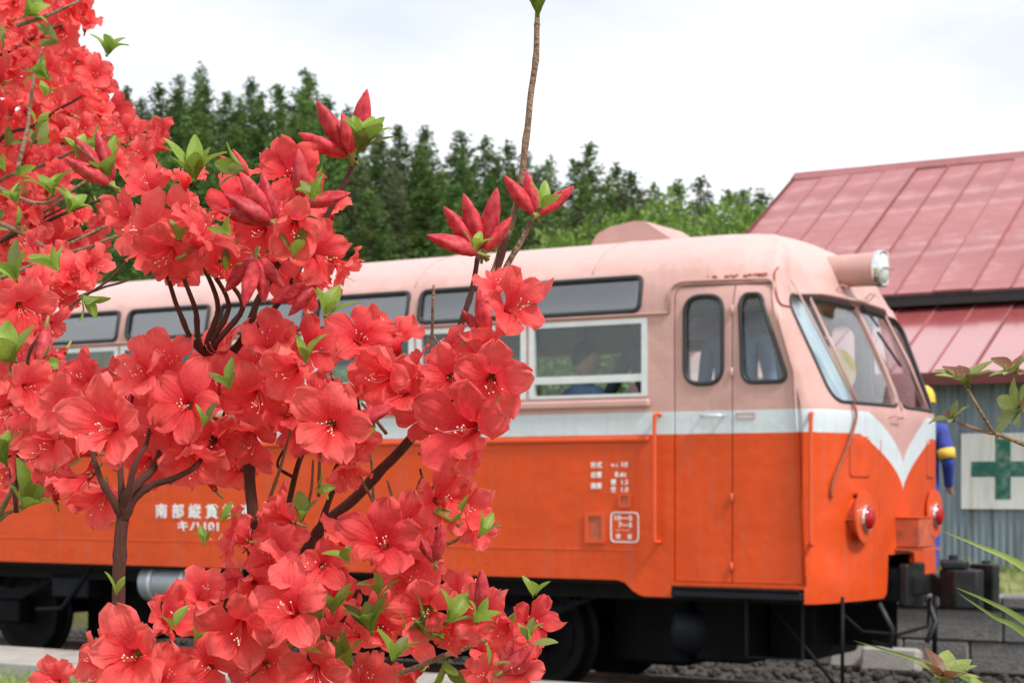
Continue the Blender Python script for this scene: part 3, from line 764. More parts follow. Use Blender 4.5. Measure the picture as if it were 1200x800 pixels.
# ---- grab rails
for u, z0, z1 in ((-.105, 1.262, 2.045), (.905, 1.262, 2.03)):
    MB().tube(catmull([P(u + .012, z1 + .01, .0), P(u + .006, z1 + .012, .05), P(u, z1 - .03, .055), P(u, (z0 + z1) / 2, .055), P(u, z0 + .03, .055), P(u + .006, z0 - .012, .05), P(u + .012, z0 - .01, .0)], 4), .013, 8).build('grab_rail', ORANGE, bus, smooth=True)
# ---- door step
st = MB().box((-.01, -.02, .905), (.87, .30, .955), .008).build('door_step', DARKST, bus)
MB().box((.0, -.035, .955), (.86, .24, .972), .004).build('tread', BLACK, st)
# ---- rods over the windscreen, wiper, cord
MB().tube([P(SE + .21, 2.88, .03), P(SE + .215, 2.82, .05), P(SE + .30, 2.62, .05), P(SE + .47, 2.115, .03)], .007, 6).build('windscreen_rod', PINK, bus, smooth=True)
MB().tube(catmull([P(SE + .46, 2.11, .02), P(SE + .46, 2.03, .025), P(SE + .36, 1.84, .02), P(SE + .215, 1.62, .016), P(SE + .21, 1.53, .015)], 4), .010, 6).build('hanging_cord', CORDM, bus, smooth=True)
MB().tube([P(UMAX - .06, 2.80, .03, False, True), P(UMAX - .16, 2.66, .035, False, True)], .008, 6).tube([P(UMAX - .10, 2.62, .03, False, True), P(UMAX - .28, 2.40, .03, False, True)], .010, 6).build('wiper', RUBBER, bus)
for ml, u in ((False, UMAX - .22), (True, UMAX - .60)):
    MB().tube([P(u, 2.90, .0, False, ml), P(u, 2.905, .05, False, ml), P(u + .16, 2.90, .05, False, ml), P(u + .16, 2.895, .0, False, ml)], .006, 6).build('climbing_grip', PINK, bus)
MB().tube([P(UMAX - .25, 2.05, .0), P(UMAX - .25, 2.055, .04), P(UMAX - .09, 2.05, .04), P(UMAX - .09, 2.045, .0)], .006, 6).build('climbing_grip', PINK, bus)
MB().tube(catmull([P(.93, 2.98, .004), P(.90, 2.93, .006), P(.90, 2.80, .006), P(.93, 2.72, .006), P(1.04, 2.71, .006)], 4), .006, 6).build('rusty_edge', CORDM, bus)
# ---- side panels: small frames below the data lettering
def side_frame(u0, u1, v0, v1, b):
    fr = MB(); strip_ring(fr, rrect(u0, u1, v0, v1, .004, 1), rrect(u0 + b, u1 - b, v0 + b, v1 - b, .003, 1), .014, .016); fr.build('card_holder', ORANGE, bus)
    MB().box((u0 + b, -.004, v0 + b), (u1 - b, .002, v1 - b)).build('card_back', RUSTO, bus)
side_frame(-.632, -.484, 1.235, 1.435, .026); side_frame(-.385, -.297, 1.465, 1.558, .016)
side_frame(-4.85, -4.60, 1.33, 1.50, .02)
# ---- lettering (white paint)
def text(body, u, z, h, parent=bus, wide=1.0, name='lettering', bold=.0):
    c = bpy.data.curves.new('lettering', 'FONT'); c.body = body; c.size = 1; c.bevel_depth = bold * .75; c.bevel_resolution = 0; c.fill_mode = 'FRONT'
    o = bpy.data.objects.new('lettering', c); COL.objects.link(o)
    bpy.context.view_layer.update()
    me = bpy.data.meshes.new_from_object(o.evaluated_get(bpy.context.evaluated_depsgraph_get()))
    bpy.data.objects.remove(o)
    for q in me.vertices: q.co = Vector((u + q.co.x * h * wide, -.006 - max(0, q.co.z) * h * .5, z + q.co.y * h))
    me.materials.clear(); me.materials.append(LETTER)
    return link(name, me, parent)
for i, ch in enumerate('南部縦貫鉄道'): text(ch, -4.345 + i * .165, 1.375, .112, wide=1.12, bold=.03)
text('キハ101', -4.13, 1.275, .085, wide=1.45, bold=.03)
for row_, z in (('形式', 1.725), ('自重', 1.662), ('換算', 1.590)): text(row_, -.592, z, .042, wide=1.0, bold=.03)
text('キハ', -.445, 1.727, .028, bold=.03); text('10', -.375, 1.727, .045, wide=1.2, bold=.03)
text('8.6t', -.415, 1.664, .045, wide=1.2, bold=.03)
text('積', -.445, 1.615, .040, bold=.03); text('1.5', -.375, 1.615, .042, wide=1.15, bold=.03)
text('空', -.445, 1.568, .040, bold=.03); text('1.0', -.375, 1.568, .042, wide=1.15, bold=.03)
fr = MB(); strip_ring(fr, rrect(-.447, -.243, 1.242, 1.438, .035, 5), rrect(-.440, -.250, 1.249, 1.431, .030, 5), .005, .004); fr.build('lettering_border', LETTER, bus)
text('10―5', -.425, 1.385, .044, wide=1.25, bold=.03); text('7―5', -.390, 1.340, .044, wide=1.15, bold=.03)
text('―・―', -.408, 1.312, .028, wide=1.2, bold=.02); text('検', -.408, 1.268, .036, bold=.02); text('査', -.325, 1.268, .036, bold=.02)
# ---- underframe, wheels, springs, tank
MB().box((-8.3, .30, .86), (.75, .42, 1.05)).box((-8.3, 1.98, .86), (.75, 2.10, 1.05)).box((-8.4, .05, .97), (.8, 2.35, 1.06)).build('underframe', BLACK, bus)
for s in (-1.30, -6.28):
    for l in (.60, 1.80):
        sg = -1 if l < 1.2 else 1
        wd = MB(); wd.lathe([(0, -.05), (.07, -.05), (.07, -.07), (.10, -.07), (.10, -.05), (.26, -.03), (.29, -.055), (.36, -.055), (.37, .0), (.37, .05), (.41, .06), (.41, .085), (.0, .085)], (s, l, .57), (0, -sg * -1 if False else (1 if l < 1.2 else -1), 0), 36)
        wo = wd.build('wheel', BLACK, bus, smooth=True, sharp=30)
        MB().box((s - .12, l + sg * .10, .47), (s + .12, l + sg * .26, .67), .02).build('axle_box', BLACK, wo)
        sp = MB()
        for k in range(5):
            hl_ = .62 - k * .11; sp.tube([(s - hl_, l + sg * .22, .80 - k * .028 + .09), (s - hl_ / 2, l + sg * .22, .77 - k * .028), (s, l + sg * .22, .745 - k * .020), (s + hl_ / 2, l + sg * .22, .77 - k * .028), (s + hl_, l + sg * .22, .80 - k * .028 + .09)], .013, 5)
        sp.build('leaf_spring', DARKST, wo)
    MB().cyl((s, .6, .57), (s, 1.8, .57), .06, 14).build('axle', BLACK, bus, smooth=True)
MB().lathe([(0, 0), (.12, .0), (.145, .02), (.15, .05), (.15, .58), (.145, .62), (.12, .64), (0, .64)], (-4.62, .22, .86), (1, 0, 0), 28).build('air_tank', TANK, bus, smooth=True, sharp=40)
for s in (-4.50, -4.18): MB().lathe([(.152, 0), (.157, 0), (.157, .035), (.152, .035)], (s, .22, .86), (1, 0, 0), 28).build('tank_strap', ALU, bus)
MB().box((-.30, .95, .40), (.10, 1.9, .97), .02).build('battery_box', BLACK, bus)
for a_, b_, z_ in ((-.95, -.36, .36), (-2.3, -1.75, .34), (-3.6, -2.4, .30), (-5.2, -3.7, .36), (-6.0, -5.3, .32), (-8.2, -6.8, .34)):  # black boxes added under the floor to keep the gap below dark
    MB().box((a_, .95, z_), (b_, 1.62, .97), .03).build('dark_fill_box', BLACK, bus)
MB().box((.12, 1.25, .42), (.46, 2.1, .97), .02).build('dark_fill_box', BLACK, bus)
MB().box((-8.3, 1.64, .50), (.9, 1.66, .97)).build('dark_fill_plate', BLACK, bus)  # added plate, shuts out the bright background so the underside stays black
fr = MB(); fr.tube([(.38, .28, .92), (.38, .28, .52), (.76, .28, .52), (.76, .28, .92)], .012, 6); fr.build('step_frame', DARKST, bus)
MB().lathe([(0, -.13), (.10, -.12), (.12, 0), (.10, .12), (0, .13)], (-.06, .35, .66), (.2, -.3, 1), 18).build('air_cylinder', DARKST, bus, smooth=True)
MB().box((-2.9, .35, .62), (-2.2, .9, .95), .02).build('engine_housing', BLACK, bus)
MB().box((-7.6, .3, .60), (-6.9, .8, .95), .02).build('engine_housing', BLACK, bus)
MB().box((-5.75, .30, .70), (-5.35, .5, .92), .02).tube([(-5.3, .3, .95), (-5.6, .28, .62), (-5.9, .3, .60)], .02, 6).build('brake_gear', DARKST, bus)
MB().tube([(1.02, .28, .92), (1.02, .28, .30)], .013, 8).tube([(1.02, .28, .32), (.55, .30, .85)], .012, 8).build('rail_guard', BLACK, bus, smooth=True)
MB().tube([(1.02, 2.1, .92), (1.02, 2.1, .30)], .018, 8).build('rail_guard', BLACK, bus, smooth=True)
MB().box((.98, .5, .86), (1.02, 1.9, .93)).build('front_beam', BLACK, bus)
# ---- interior
MB().box((-8.4, .05, 1.14), (.9, 2.35, 1.20)).build('cabin_floor', FLOORM, bus)
for l0, l1 in ((.06, .50), (1.90, 2.34)):
    s0, s1 = (-7.2, -.35)
    sb = MB().box((s0, l0, 1.50), (s1, l1, 1.66), .03).build('bench_seat', SEAT, bus)
    lb = l0 if l0 < 1 else l1 - .09
    MB().box((s0, lb, 1.66), (s1, lb + .09, 2.10), .03).build('seat_back', SEAT, sb)
    MB().box((s0, l0 + .08, 1.20), (s1, l1 - .08, 1.50)).build('seat_base', CREAM, sb)
for s in (-.30, -2.9, -4.7):
    MB().cyl((s, .55, 1.2), (s, .55, 3.05), .016, 10).build('grab_pole', ALU, bus, smooth=True)
for l in (.62, 1.78): MB().cyl((-7.3, l, 2.98), (-.2, l, 2.98), .012, 8).build('ceiling_rail', ALU, bus, smooth=True)
MB().box((.52, .55, 1.2), (.95, 2.1, 2.02), .03).build('dashboard', BLACKW, bus)
MB().box((-.02, 1.5, 1.2), (.0, 2.34, 3.1)).build('cab_partition', CREAM, bus)
fn = MB(); fn.lathe([(0, 0), (.05, .0), (.14, .012), (.165, .03), (.165, .055), (.14, .05), (0, .045)], (.80, .62, 2.33), (.62, -.78, 0), 28)
fo = fn.build('cab_fan', DISC, bus, smooth=True, sharp=35)
MB().lathe([(.0, .085), (.03, .08), (.036, .045)], (.80, .62, 2.33), (.62, -.78, 0), 16).build('hub', RUSTO, fo, smooth=True)
MB().tube([(.80, .64, 2.2), (.80, .66, 2.02)], .014, 8).build('fan_stem', CREAM, fo)
ct = MB(); v = []; f = []
for i in range(41):
    t = i / 40; u = SE + .17 + .46 * t
    for z in (2.10, 2.46, 2.82): v.append(P(u - .12 * (z - 2.1) / .72, z, -.05 - .012 * math.sin(t * 42) - .006 * math.sin(t * 19 + 1)))
for i in range(40):
    for k in range(2): a = i * 3 + k; f.append((a, a + 3, a + 4, a + 1))
ct.add(v, f); ct.build('cab_curtain', CURT, bus, smooth=True)

# ================================================================== SHED
shed = track_empty('shed')
tag(shed, 'long shed with faded red metal roofs and blue grey corrugated walls', 'shed')
S0, S1, RID = -4.52, 9.0, 13.8
# corrugated wall panels (real corrugation), front
def corr(s0, s1, z0, z1, pitch=.076, amp=.011):
    n = max(8, int((s1 - s0) / pitch * 8)); v = []; f = []
    for i in range(n + 1):
        s = s0 + (s1 - s0) * i / n; y = -amp * math.sin(2 * math.pi * s / pitch)
        v += [(s, y, z0), (s, y, z1)]
    for i in range(n): a = 2 * i; f.append((a, a + 2, a + 3, a + 1))
    return v, f
k = 0; s = S0
while s < S1 - .1:
    e = min(s + .82, S1); v, f = corr(s, e, 0.70, 2.84)
    o = link('wall_panel', mesh_from('wall_panel', v, f, SHEET, smooth=True), shed); o.location = (0, 9.0 - (.010 if k % 2 else 0), 0); k += 1; s += .80
MB().box((S0 + .02, 9.03, .6), (S1 - .02, 9.10, 2.82)).build('wall_frame', BLACKW, shed)
for s in (S0, S1 - .08):
    MB().prism([(s, 9.03, .6), (s, 18.6, .6), (s, 18.6, 3.0), (s, 13.8, 5.93), (s, 10.5, 3.96), (s, 10.4, 3.70), (s, 9.03, 2.92)], (0, 0, 0), (.08, 0, 0)).build('gable_wall', SHEET, shed)
MB().box((S0, 18.5, .6), (S1, 18.58, 3.0)).build('rear_wall', SHEET, shed)
MB().box((S0 + .05, 10.5, 3.4), (S1 - .05, 10.58, 4.0)).build('clerestory_board', BLACKW, shed)
# roofs: sheets with standing seams, each sheet a piece
def roof_plane(name, la, za, lb, zb, s0, s1, pitch, mroof, mseam, th=.03, seam_h=.018, ridge=True, seam_w=.016):
    d = Vector((0, lb - la, zb - za)); nrm = Vector((0, -d.z, d.y)).normalized()
    if nrm.z < 0: nrm = -nrm
    n = int(round((s1 - s0) / pitch)); pw = (s1 - s0) / n
    root = MB().prism([(s0, la, za - .035), (s0, lb, zb - .035), (s0, lb, zb - .055), (s0, la, za - .055)], (0, 0, 0), (s1 - s0, 0, 0)).build(name, BLACKW, shed)
    def slab(w_, h0, h1, a, b):
        pa = Vector((0, la, za)) + d * a; pb = Vector((0, la, za)) + d * b
        m = MB(); q = [pa + nrm * h0, pb + nrm * h0, pb + nrm * h1, pa + nrm * h1]; m.prism([Vector((0, p.y, p.z)) for p in q], (0, 0, 0), (w_, 0, 0)); return m
    sm = slab(pw - .004, -.033, 0, 0, 1).mesh('sheet', mroof); tm = slab(seam_w, -.002, seam_h, -.002, 1.001).mesh('seam', mseam)
    for i in range(n):
        o = link('sheet', sm, root); o.location = (s0 + i * pw + .002, 0, rng.uniform(-.003, .003)); o.rotation_euler = (rng.uniform(-.0012, .0012), rng.uniform(-.004, .004), 0)
        o = link('seam', tm, root); o.location = (s0 + i * pw - seam_w / 2, 0, 0)
    return root
roof_plane('upper_roof', 10.15, 3.87, RID, 6.04, -4.74, 9.3, .455, ROOFU, ROOFS)
roof_plane('rear_roof', 19.0, 2.95, RID + .02, 6.04, -4.74, 9.3, .455, ROOFU, ROOFS)
roof_plane('lean_to_roof', 8.62, 2.83, 10.50, 3.80, -4.74, 9.3, .455, ROOFL, ROOFS)
MB().prism([(-4.77, RID - .16, 5.965), (-4.77, RID, 6.085), (-4.77, RID + .16, 5.965), (-4.77, RID + .16, 5.94), (-4.77, RID, 6.05), (-4.77, RID - .16, 5.94)], (0, 0, 0), (14.3, 0, 0)).build('ridge_cap', ROOFS, shed)
MB().box((-4.74, 10.155, 3.715), (9.3, 10.20, 3.835), .004).build('upper_fascia', BLACKW, shed)
MB().box((-4.74, 8.60, 2.69), (9.3, 8.64, 2.795), .004).build('lower_fascia', FASC, shed)
for s in (-4.75, 9.29):
    MB().prism([(s, 10.14, 3.90), (s, RID, 6.07), (s, RID, 5.90), (s, 10.14, 3.72)], (0, 0, 0), (.03, 0, 0)).build('verge_board', FASC, shed)
# ---- safety sign
sg = track_empty('safety_sign'); tag(sg, 'white board with a dark green cross fixed to the corrugated shed wall', 'sign')
MB().box((-.875, 8.945, 1.358), (.04, 8.972, 2.176), .003).build('board', SIGNW, sg)
poly = []
cx, cz, a, b = -.4195, 1.79, .083, .325
for x, z in ((-a, b), (a, b), (a, a * .98), (b * 1.06, a * .98), (b * 1.06, -a), (a, -a), (a, -b), (-a, -b), (-a, -a), (-b * 1.06, -a), (-b * 1.06, a * .98), (-a, a * .98)): poly.append((cx + x, 8.941, cz + z))
MB().prism(poly[::-1], (0, 0, 0), (0, .0035, 0)).build('cross', SIGNG, sg)

# ================================================================== PEOPLE
def person(name, label, loc, rz, hip=(0, 0, .93), lean=0.0, legs=None, arms=None, top=GREYC, bottom=NAVY, hair=True, helmet=False, band=False, sleeve=.95, group=None, head_turn=0, bulk=1.0):
    """local frame: x right, y forward; one skinned body with clothes split by region, head merged in"""
    root = empty(name, loc, rz); tag(root, label, 'person', group)
    hp = Vector(hip); fw = Vector((0, math.sin(lean), math.cos(lean)))
    side = Vector((1, 0, 0))
    J = []; E = []; Rr = []; reg = []
    def v(p, r, g): J.append(Vector(p)); Rr.append(r); reg.append(g); return len(J) - 1
    def e(a, b): E.append((a, b))
    pel = v(hp, .145, 'b'); wst = v(hp + fw * .14, .128, 't'); chs = v(hp + fw * .34, .152, 't'); nb = v(hp + fw * .50, .075, 't'); nk = v(hp + fw * .56, .054, 's')
    e(pel, wst); e(wst, chs); e(chs, nb); e(nb, nk)
    legs = legs or [[(-.10, 0, -.06), (-.11, .02, -.48), (-.11, -.02, -.86), (-.12, .14, -.90)], [(.10, 0, -.06), (.11, .02, -.48), (.11, -.02, -.86), (.12, .14, -.90)]]
    for lg in legs:
        pr = pel
        for p, r, g in zip(lg, (.088, .062, .045, .038), 'bbbb'): q = v(hp + Vector(p), r, g); e(pr, q); pr = q
    arms = arms or [[(-.19, 0, 0), (-.24, -.02, -.29), (-.25, .06, -.53)], [(.19, 0, 0), (.24, -.02, -.29), (.25, .06, -.53)]]
    hands = []
    for ar in arms:
        pr = chs; sh0 = hp + fw * .46
        for k, (p, r) in enumerate(zip(ar, (.062 * bulk, .050 * bulk, .036 * bulk))):
            q = v(sh0 + Vector(p), r, 't' if k < 2 else ('t' if sleeve > .9 else 's')); e(pr, q); pr = q
        wr = sh0 + Vector(ar[2]); dr = (Vector(ar[2]) - Vector(ar[1])).normalized()
        pm = v(wr + dr * .07, .034, 's'); e(pr, pm); hands.append((wr + dr * .075, dr, pm))
        ac = dr.cross(Vector((0, 1, 0)));  ac = ac.normalized() if ac.length > .2 else Vector((1, 0, 0)); cl = ac.cross(dr)
        for fk, (o_, ln) in enumerate(((-.027, .066), (-.009, .078), (.009, .074), (.026, .060))):
            a1 = v(wr + dr * .105 + ac * o_, .0095, 's'); a2 = v(wr + dr * (.105 + ln * .55) + ac * o_ * 1.1 + cl * .010, .0085, 's'); a3 = v(wr + dr * (.105 + ln * .95) + ac * o_ * 1.1 + cl * .028, .0075, 's')
            e(pm, a1); e(a1, a2); e(a2, a3)
        t1 = v(wr + dr * .055 + ac * -.035 + cl * .012, .011, 's'); t2 = v(wr + dr * .095 + ac * -.052 + cl * .028, .0095, 's'); e(pm, t1); e(t1, t2)
    me = bpy.data.meshes.new('body'); me.from_pydata([tuple(p) for p in J], E, [])
    o = link('body', me, root)
    sk = o.modifiers.new('skin', 'SKIN'); sk.use_smooth_shade = True
    ly = me.skin_vertices[0] if me.skin_vertices else None
    for i, r in enumerate(Rr): ly.data[i].radius = (r * (1.25 if i in (pel, wst, chs) else 1), r * (.85 if i in (pel, wst, chs) else 1)); ly.data[i].use_root = (i == pel)
    sb = o.modifiers.new('sub', 'SUBSURF'); sb.levels = 2; sb.render_levels = 2
    bpy.context.view_layer.update()
    m2 = bpy.data.meshes.new_from_object(o.evaluated_get(bpy.context.evaluated_depsgraph_get())); o.modifiers.clear()
    for m in (top, bottom, SKIN, HAIR, LETTER): m2.materials.append(m)
    mi = []
    for pl in m2.polygons:
        c = pl.center; bst = min(range(len(J)), key=lambda i: (J[i] - c).length - Rr[i] * .8); mi.append({'t': 0, 'b': 1, 's': 2}[reg[bst]])
    m2.polygons.foreach_set('material_index', mi)
    # head merged into the body mesh
    hc = hp + fw * .56 + Vector((0, .03, .125)); rot = Matrix.Rotation(head_turn, 3, 'Z')
    bm = bmesh.new(); bm.from_mesh(m2)
    n0 = len(bm.faces)
    r = bmesh.ops.create_uvsphere(bm, u_segments=20, v_segments=14, radius=1)
    for q in r['verts']:
        p = q.co.copy(); x, y, z = p
        wx = .076 * (1 - .18 * max(0, -z)); wy = .096 * (1 - .06 * max(0, -z)); 
        q.co = Vector((x * wx, y * wy - .006 + (.012 if z < -.3 and y > 0 else 0), z * .118))
        if abs(x) < .18 and y > .8 and -.35 < z < .1: q.co.y += .020 * (1 - abs(x) / .18) * (1 if z < 0 else .4)
        q.co = hc + rot @ q.co
    for sgn in (-1, 1):
        rr = bmesh.ops.create_uvsphere(bm, u_segments=8, v_segments=6, radius=1)
        for q in rr['verts']: q.co = hc + rot @ (Vector((q.co.x * .010, q.co.y * .020, q.co.z * .030)) + Vector((sgn * .078, -.008, -.005)))
    bm.faces.ensure_lookup_table()
    for f in bm.faces[n0:]: f.material_index = 2; f.smooth = True
    n1 = len(bm.faces)
    for sgn in (-1, 1):
        rr = bmesh.ops.create_uvsphere(bm, u_segments=8, v_segments=6, radius=1)
        for q in rr['verts']: q.co = hc + rot @ (Vector((q.co.x * .013, q.co.y * .008, q.co.z * .007)) + Vector((sgn * .030, .083, .004)))
    rr = bmesh.ops.create_uvsphere(bm, u_segments=8, v_segments=6, radius=1)
    for q in rr['verts']: q.co = hc + rot @ (Vector((q.co.x * .024, q.co.y * .008, q.co.z * .006)) + Vector((0, .088, -.060)))
    bm.faces.ensure_lookup_table()
    for f in bm.faces[n1:]: f.material_index = 3; f.smooth = True
    bm.to_mesh(m2); bm.free(); o.data = m2
    if hair:
        hb = MB(); v_ = []; f_ = []; nU, nV = 20, 9
        for j in range(nV + 1):
            for i in range(nU):
                a = 2 * math.pi * i / nU; b = j / nV * (1.25 + .75 * max(0, -math.sin(a)))
                p = Vector((math.cos(a) * math.sin(b) * .086, math.sin(a) * math.sin(b) * .107 - .008, math.cos(b) * .128 + .004)); p *= 1 + .04 * noise.noise(p * 40)
                v_.append(hc + rot @ p)
        for j in range(nV):
            for i in range(nU): f_.append((j*nU + i, (j+1)*nU + i, (j+1)*nU + (i+1) % nU, j*nU + (i+1) % nU))
        hb.add(v_, f_); hb.build('hair', HAIR, root, smooth=True)
    if helmet:
        hb = MB(); hb.lathe([(.0, .150), (.05, .143), (.09, .115), (.112, .07), (.118, .02), (.120, .0), (.112, -.002)], hc + Vector((0, .0, .015)), (0, 0, 1), 24)
        ho = hb.build('helmet', YEL, root, smooth=True, sharp=60)
        hb = MB(); hb.prism([hc + Vector((math.cos(a) * .115, math.sin(a) * (.115 if k_ in (0, 8) else .165), .012)) for k_, a in enumerate([math.pi * q / 8 for q in range(9)])], (0, 0, 0), (0, 0, .008)); hb.build('peak', YEL, ho)
        MB().tube([hc + Vector((-.085, .02, .01)), hc + Vector((-.06, .03, -.09)), hc + Vector((0, .06, -.125)), hc + Vector((.06, .03, -.09)), hc + Vector((.085, .02, .01))], .006, 6).build('chin_strap', RUBBER, ho)
    if band:
        for ar in arms:
            sh0 = hp + fw * .46; a = sh0 + Vector(ar[0]).lerp(Vector(ar[1]), .62); b = sh0 + Vector(ar[0]).lerp(Vector(ar[1]), .92)
            MB().tube([a, b], [.064 * bulk, .059 * bulk], 14).build('armband', YELB, root, smooth=True)
    return root
# worker beyond the nose, on the terrace; faces along the railbus
pw = at(1078, 690, 15.3); pw.z = .69
person('person', 'person in blue work suit, yellow helmet and yellow armband beyond the railbus nose', pw, R(-38), top=WORK, bottom=WORK, hair=False, helmet=True, band=True, bulk=1.2,
       arms=[[(-.20, 0, 0), (-.27, -.03, -.27), (-.20, .16, -.40)], [(.20, 0, 0), (.27, -.03, -.27), (.20, .14, -.44)]])
# passengers (floor of the bus at z 1.20)
def inbus(s, l, z=1.20): return TF(s, l, z)
sit = [[(-.10, .10, -.02), (-.11, .42, -.02), (-.11, .40, -.42), (-.11, .52, -.45)], [(.10, .10, -.02), (.11, .42, -.02), (.11, .40, -.42), (.11, .52, -.45)]]
person('person', 'dark haired passenger in blue sitting with back to the near railbus window', inbus(-.88, .42), -TH + R(-30), hip=(0, 0, .58), legs=sit, top=BLUEC, sleeve=.9)
person('person', 'passenger in grey shirt leaning over inside the railbus', inbus(-.55, 1.05), -TH + R(70), lean=.42, top=GREYC, sleeve=.9,
       arms=[[(-.19, 0, 0), (-.20, .16, -.24), (-.16, .34, -.38)], [(.19, 0, 0), (.21, .14, -.25), (.17, .32, -.40)]])
person('person', 'passenger in pale blue denim shirt standing behind the railbus door', inbus(.10, .75), -TH + R(180), top=BLUEC, head_turn=.3)
person('person', 'person in dark red jacket standing by the cab end of the railbus', inbus(.30, 1.75), -TH + R(-90), hip=(0, 0, .90), top=mat('maroon_jacket', (.16, .02, .025), .8), hair=False, helmet=True)

# ================================================================== FOREST
def leaf_quad(mb, c, d, n, ln, wd):
    d = d.normalized(); s_ = d.cross(n)
    s_ = d.orthogonal() if s_.length < 1e-4 else s_
    s_.normalize(); up = s_.cross(d)
    mb.v += [c, c + d * ln * .5 + s_ * wd, c + d * ln, c + d * ln * .5 - s_ * wd]
    b = len(mb.v) - 4; mb.f.append((b, b + 1, b + 2, b + 3)); mb.m.append(mb.cur)
def cedar_meshes(seed, H, rad, m, bare=.0, loose=1.0):
    g = random.Random(seed); cr = MB(); tr = MB()
    bend = Vector((g.uniform(-.3, .3), g.uniform(-.3, .3), 0))
    tr.tube([(0, 0, -1)] + [bend * (z / H) ** 2 + Vector((0, 0, z)) for z in (H * .25, H * .5, H * .75, H * .98)], [.26, .22, .15, .09, .015], 8)
    z0 = H * .18; nb = int(205 * loose)
    for i in range(nb):
        t = (i + g.random()) / nb; z = z0 + (H - z0) * t ** .92
        if z < H * .55 and g.random() < bare: continue
        prof = (1 - t) ** .80 * (.6 + .4 * min(1, t * 5)) * (1 + .14 * math.sin(t * 31 + seed))
        L = rad * prof * g.uniform(.70, 1.22) + .14
        a = g.uniform(0, 6.283); out = Vector((math.cos(a), math.sin(a), 0))
        base = bend * (z / H) ** 2 + Vector((0, 0, z)); droop = g.uniform(.10, .34)
        if i % 3 == 0: tr.tube([base, base + out * L * .85 + Vector((0, 0, -droop * L * .4))], [.04, .01], 4, cap=False)
        nt_ = max(4, int(L * 11))
        for k in range(nt_):
            q = (k + g.random()) / nt_
            q = q ** .75
            p = base + out * L * q + Vector((g.gauss(0, .17), g.gauss(0, .17), -droop * L * q * q + .15 * L * q + g.gauss(0, .14)))
            for _ in range(5):
                d = (out * g.uniform(.1, 1.0) + Vector((g.gauss(0, .55), g.gauss(0, .55), g.uniform(-.35, .75))))
                leaf_quad(cr, p, d, Vector((g.gauss(0, 1), g.gauss(0, 1), g.gauss(0, 1) + .6)), g.uniform(.18, .42), g.uniform(.028, .06))
    for k in range(26):
        z = H * (.955 + .055 * g.random()); leaf_quad(cr, bend + Vector((g.gauss(0, .05), g.gauss(0, .05), z)), Vector((g.gauss(0, .6), g.gauss(0, .6), 1)), Vector((g.random(), 1, 0)), .45, .07)
    return cr.mesh('crown', m), tr.mesh('trunk', CBARK, True)
CV = [(*cedar_meshes(3, 18, 2.9, CEDAR[0]), 18, 'tall narrow dark green cedar standing on the wooded hillside'),
      (*cedar_meshes(5, 18, 3.3, CEDAR[1]), 18, 'broad mid green cedar standing on the wooded hillside'),
      (*cedar_meshes(8, 18, 2.6, CEDAR[2], .45, .75), 18, 'thin greyish cedar with gaps in its crown on the wooded hillside'),
      (*cedar_meshes(13, 18, 3.1, CEDAR[0], .1), 18, 'dense dark pointed cedar with full crown on the wooded hillside'),
      (*cedar_meshes(21, 18, 2.8, CEDAR[1], .15, .85), 18, 'slim fresh green cedar with loose branches on the wooded hillside')]
def put_tree(kind, name, X, Y, h, wsc=1.0, z=None, group='cedars on the hillside', extra='', lab2=None):
    cm, tm, H, lab = kind
    r = empty(name, (X, Y, hill_z(X, Y) if z is None else z), rng.uniform(0, 6.28)); k = h / H; r.scale = (k * wsc, k * wsc, k)
    tag(r, lab2 or (lab.replace(' on the wooded hillside', ' on the hilltop') + ',' + extra if extra else lab), 'tree', group); link('crown', cm, r); link('trunk', tm, r)
SKY = [(0, 120), (120, 110), (190, 104), (235, 80), (262, 112), (296, 97), (330, 104), (360, 86), (384, 118), (402, 122), (440, 150), (480, 152), (540, 156), (590, 170), (640, 190), (688, 172), (725, 196), (770, 218), (815, 212), (850, 228), (895, 226), (960, 240), (1250, 260)]
def skyline(px):
    for (a, b), (c, d) in zip(SKY, SKY[1:]):
        if a <= px <= c: return b + (d - b) * (px - a) / (c - a)
    return SKY[0][1] if px < 0 else SKY[-1][1]
# skyline row: the trees whose tops show against the sky
for i, px in enumerate([-260, -200, -140, -95, -50, -10, 35, 75, 118, 150, 190, 212, 235, 262, 296, 330, 360, 384, 412, 440, 470, 500, 540, 566, 592, 618, 645, 688, 726, 742, 770, 792, 815, 850, 872, 895, 930, 965, 1000, 1040, 1080, 1130, 1180, 1230, 1290]):
    Y = 143 + rng.uniform(-4, 4); X = (px - 600) / FPX * Y
    top = EYE + (HY - skyline(px)) / FPX * Y; h = max(11, min(27, top - hill_z(X, Y)))
    put_tree(CV[[0, 3, 1, 0, 2, 4, 3][i % 7]], 'cedar', X, Y, h, 18 / h * rng.uniform(1.1, 1.4), extra=' its top against the sky')
for ry, (Y0, sp) in enumerate(((138, 2.7), (131, 2.9), (123, 3.4), (113, 4.0), (102, 4.6), (90, 5.0))):
    X = -Y0 * .40 + rng.uniform(0, 3)
    while X < Y0 * (.22 if ry < 5 else .06):
        Y = Y0 + rng.uniform(-4, 4); px = X / Y * FPX + 600
        maxtop = EYE + (HY - skyline(px) - 13 - 12 * ry - rng.uniform(0, 14)) / FPX * Y
        h = min(rng.uniform(17, 22), maxtop - hill_z(X, Y))
        if h > 6: put_tree(CV[rng.choice([0, 1, 1, 3, 4, 2] if px < 560 else [0, 1, 4, 2, 2, 4])], 'cedar', X, Y, h, rng.uniform(.95, 1.2) * min(1.5, 17 / h))
        X += sp * rng.uniform(.8, 1.25)
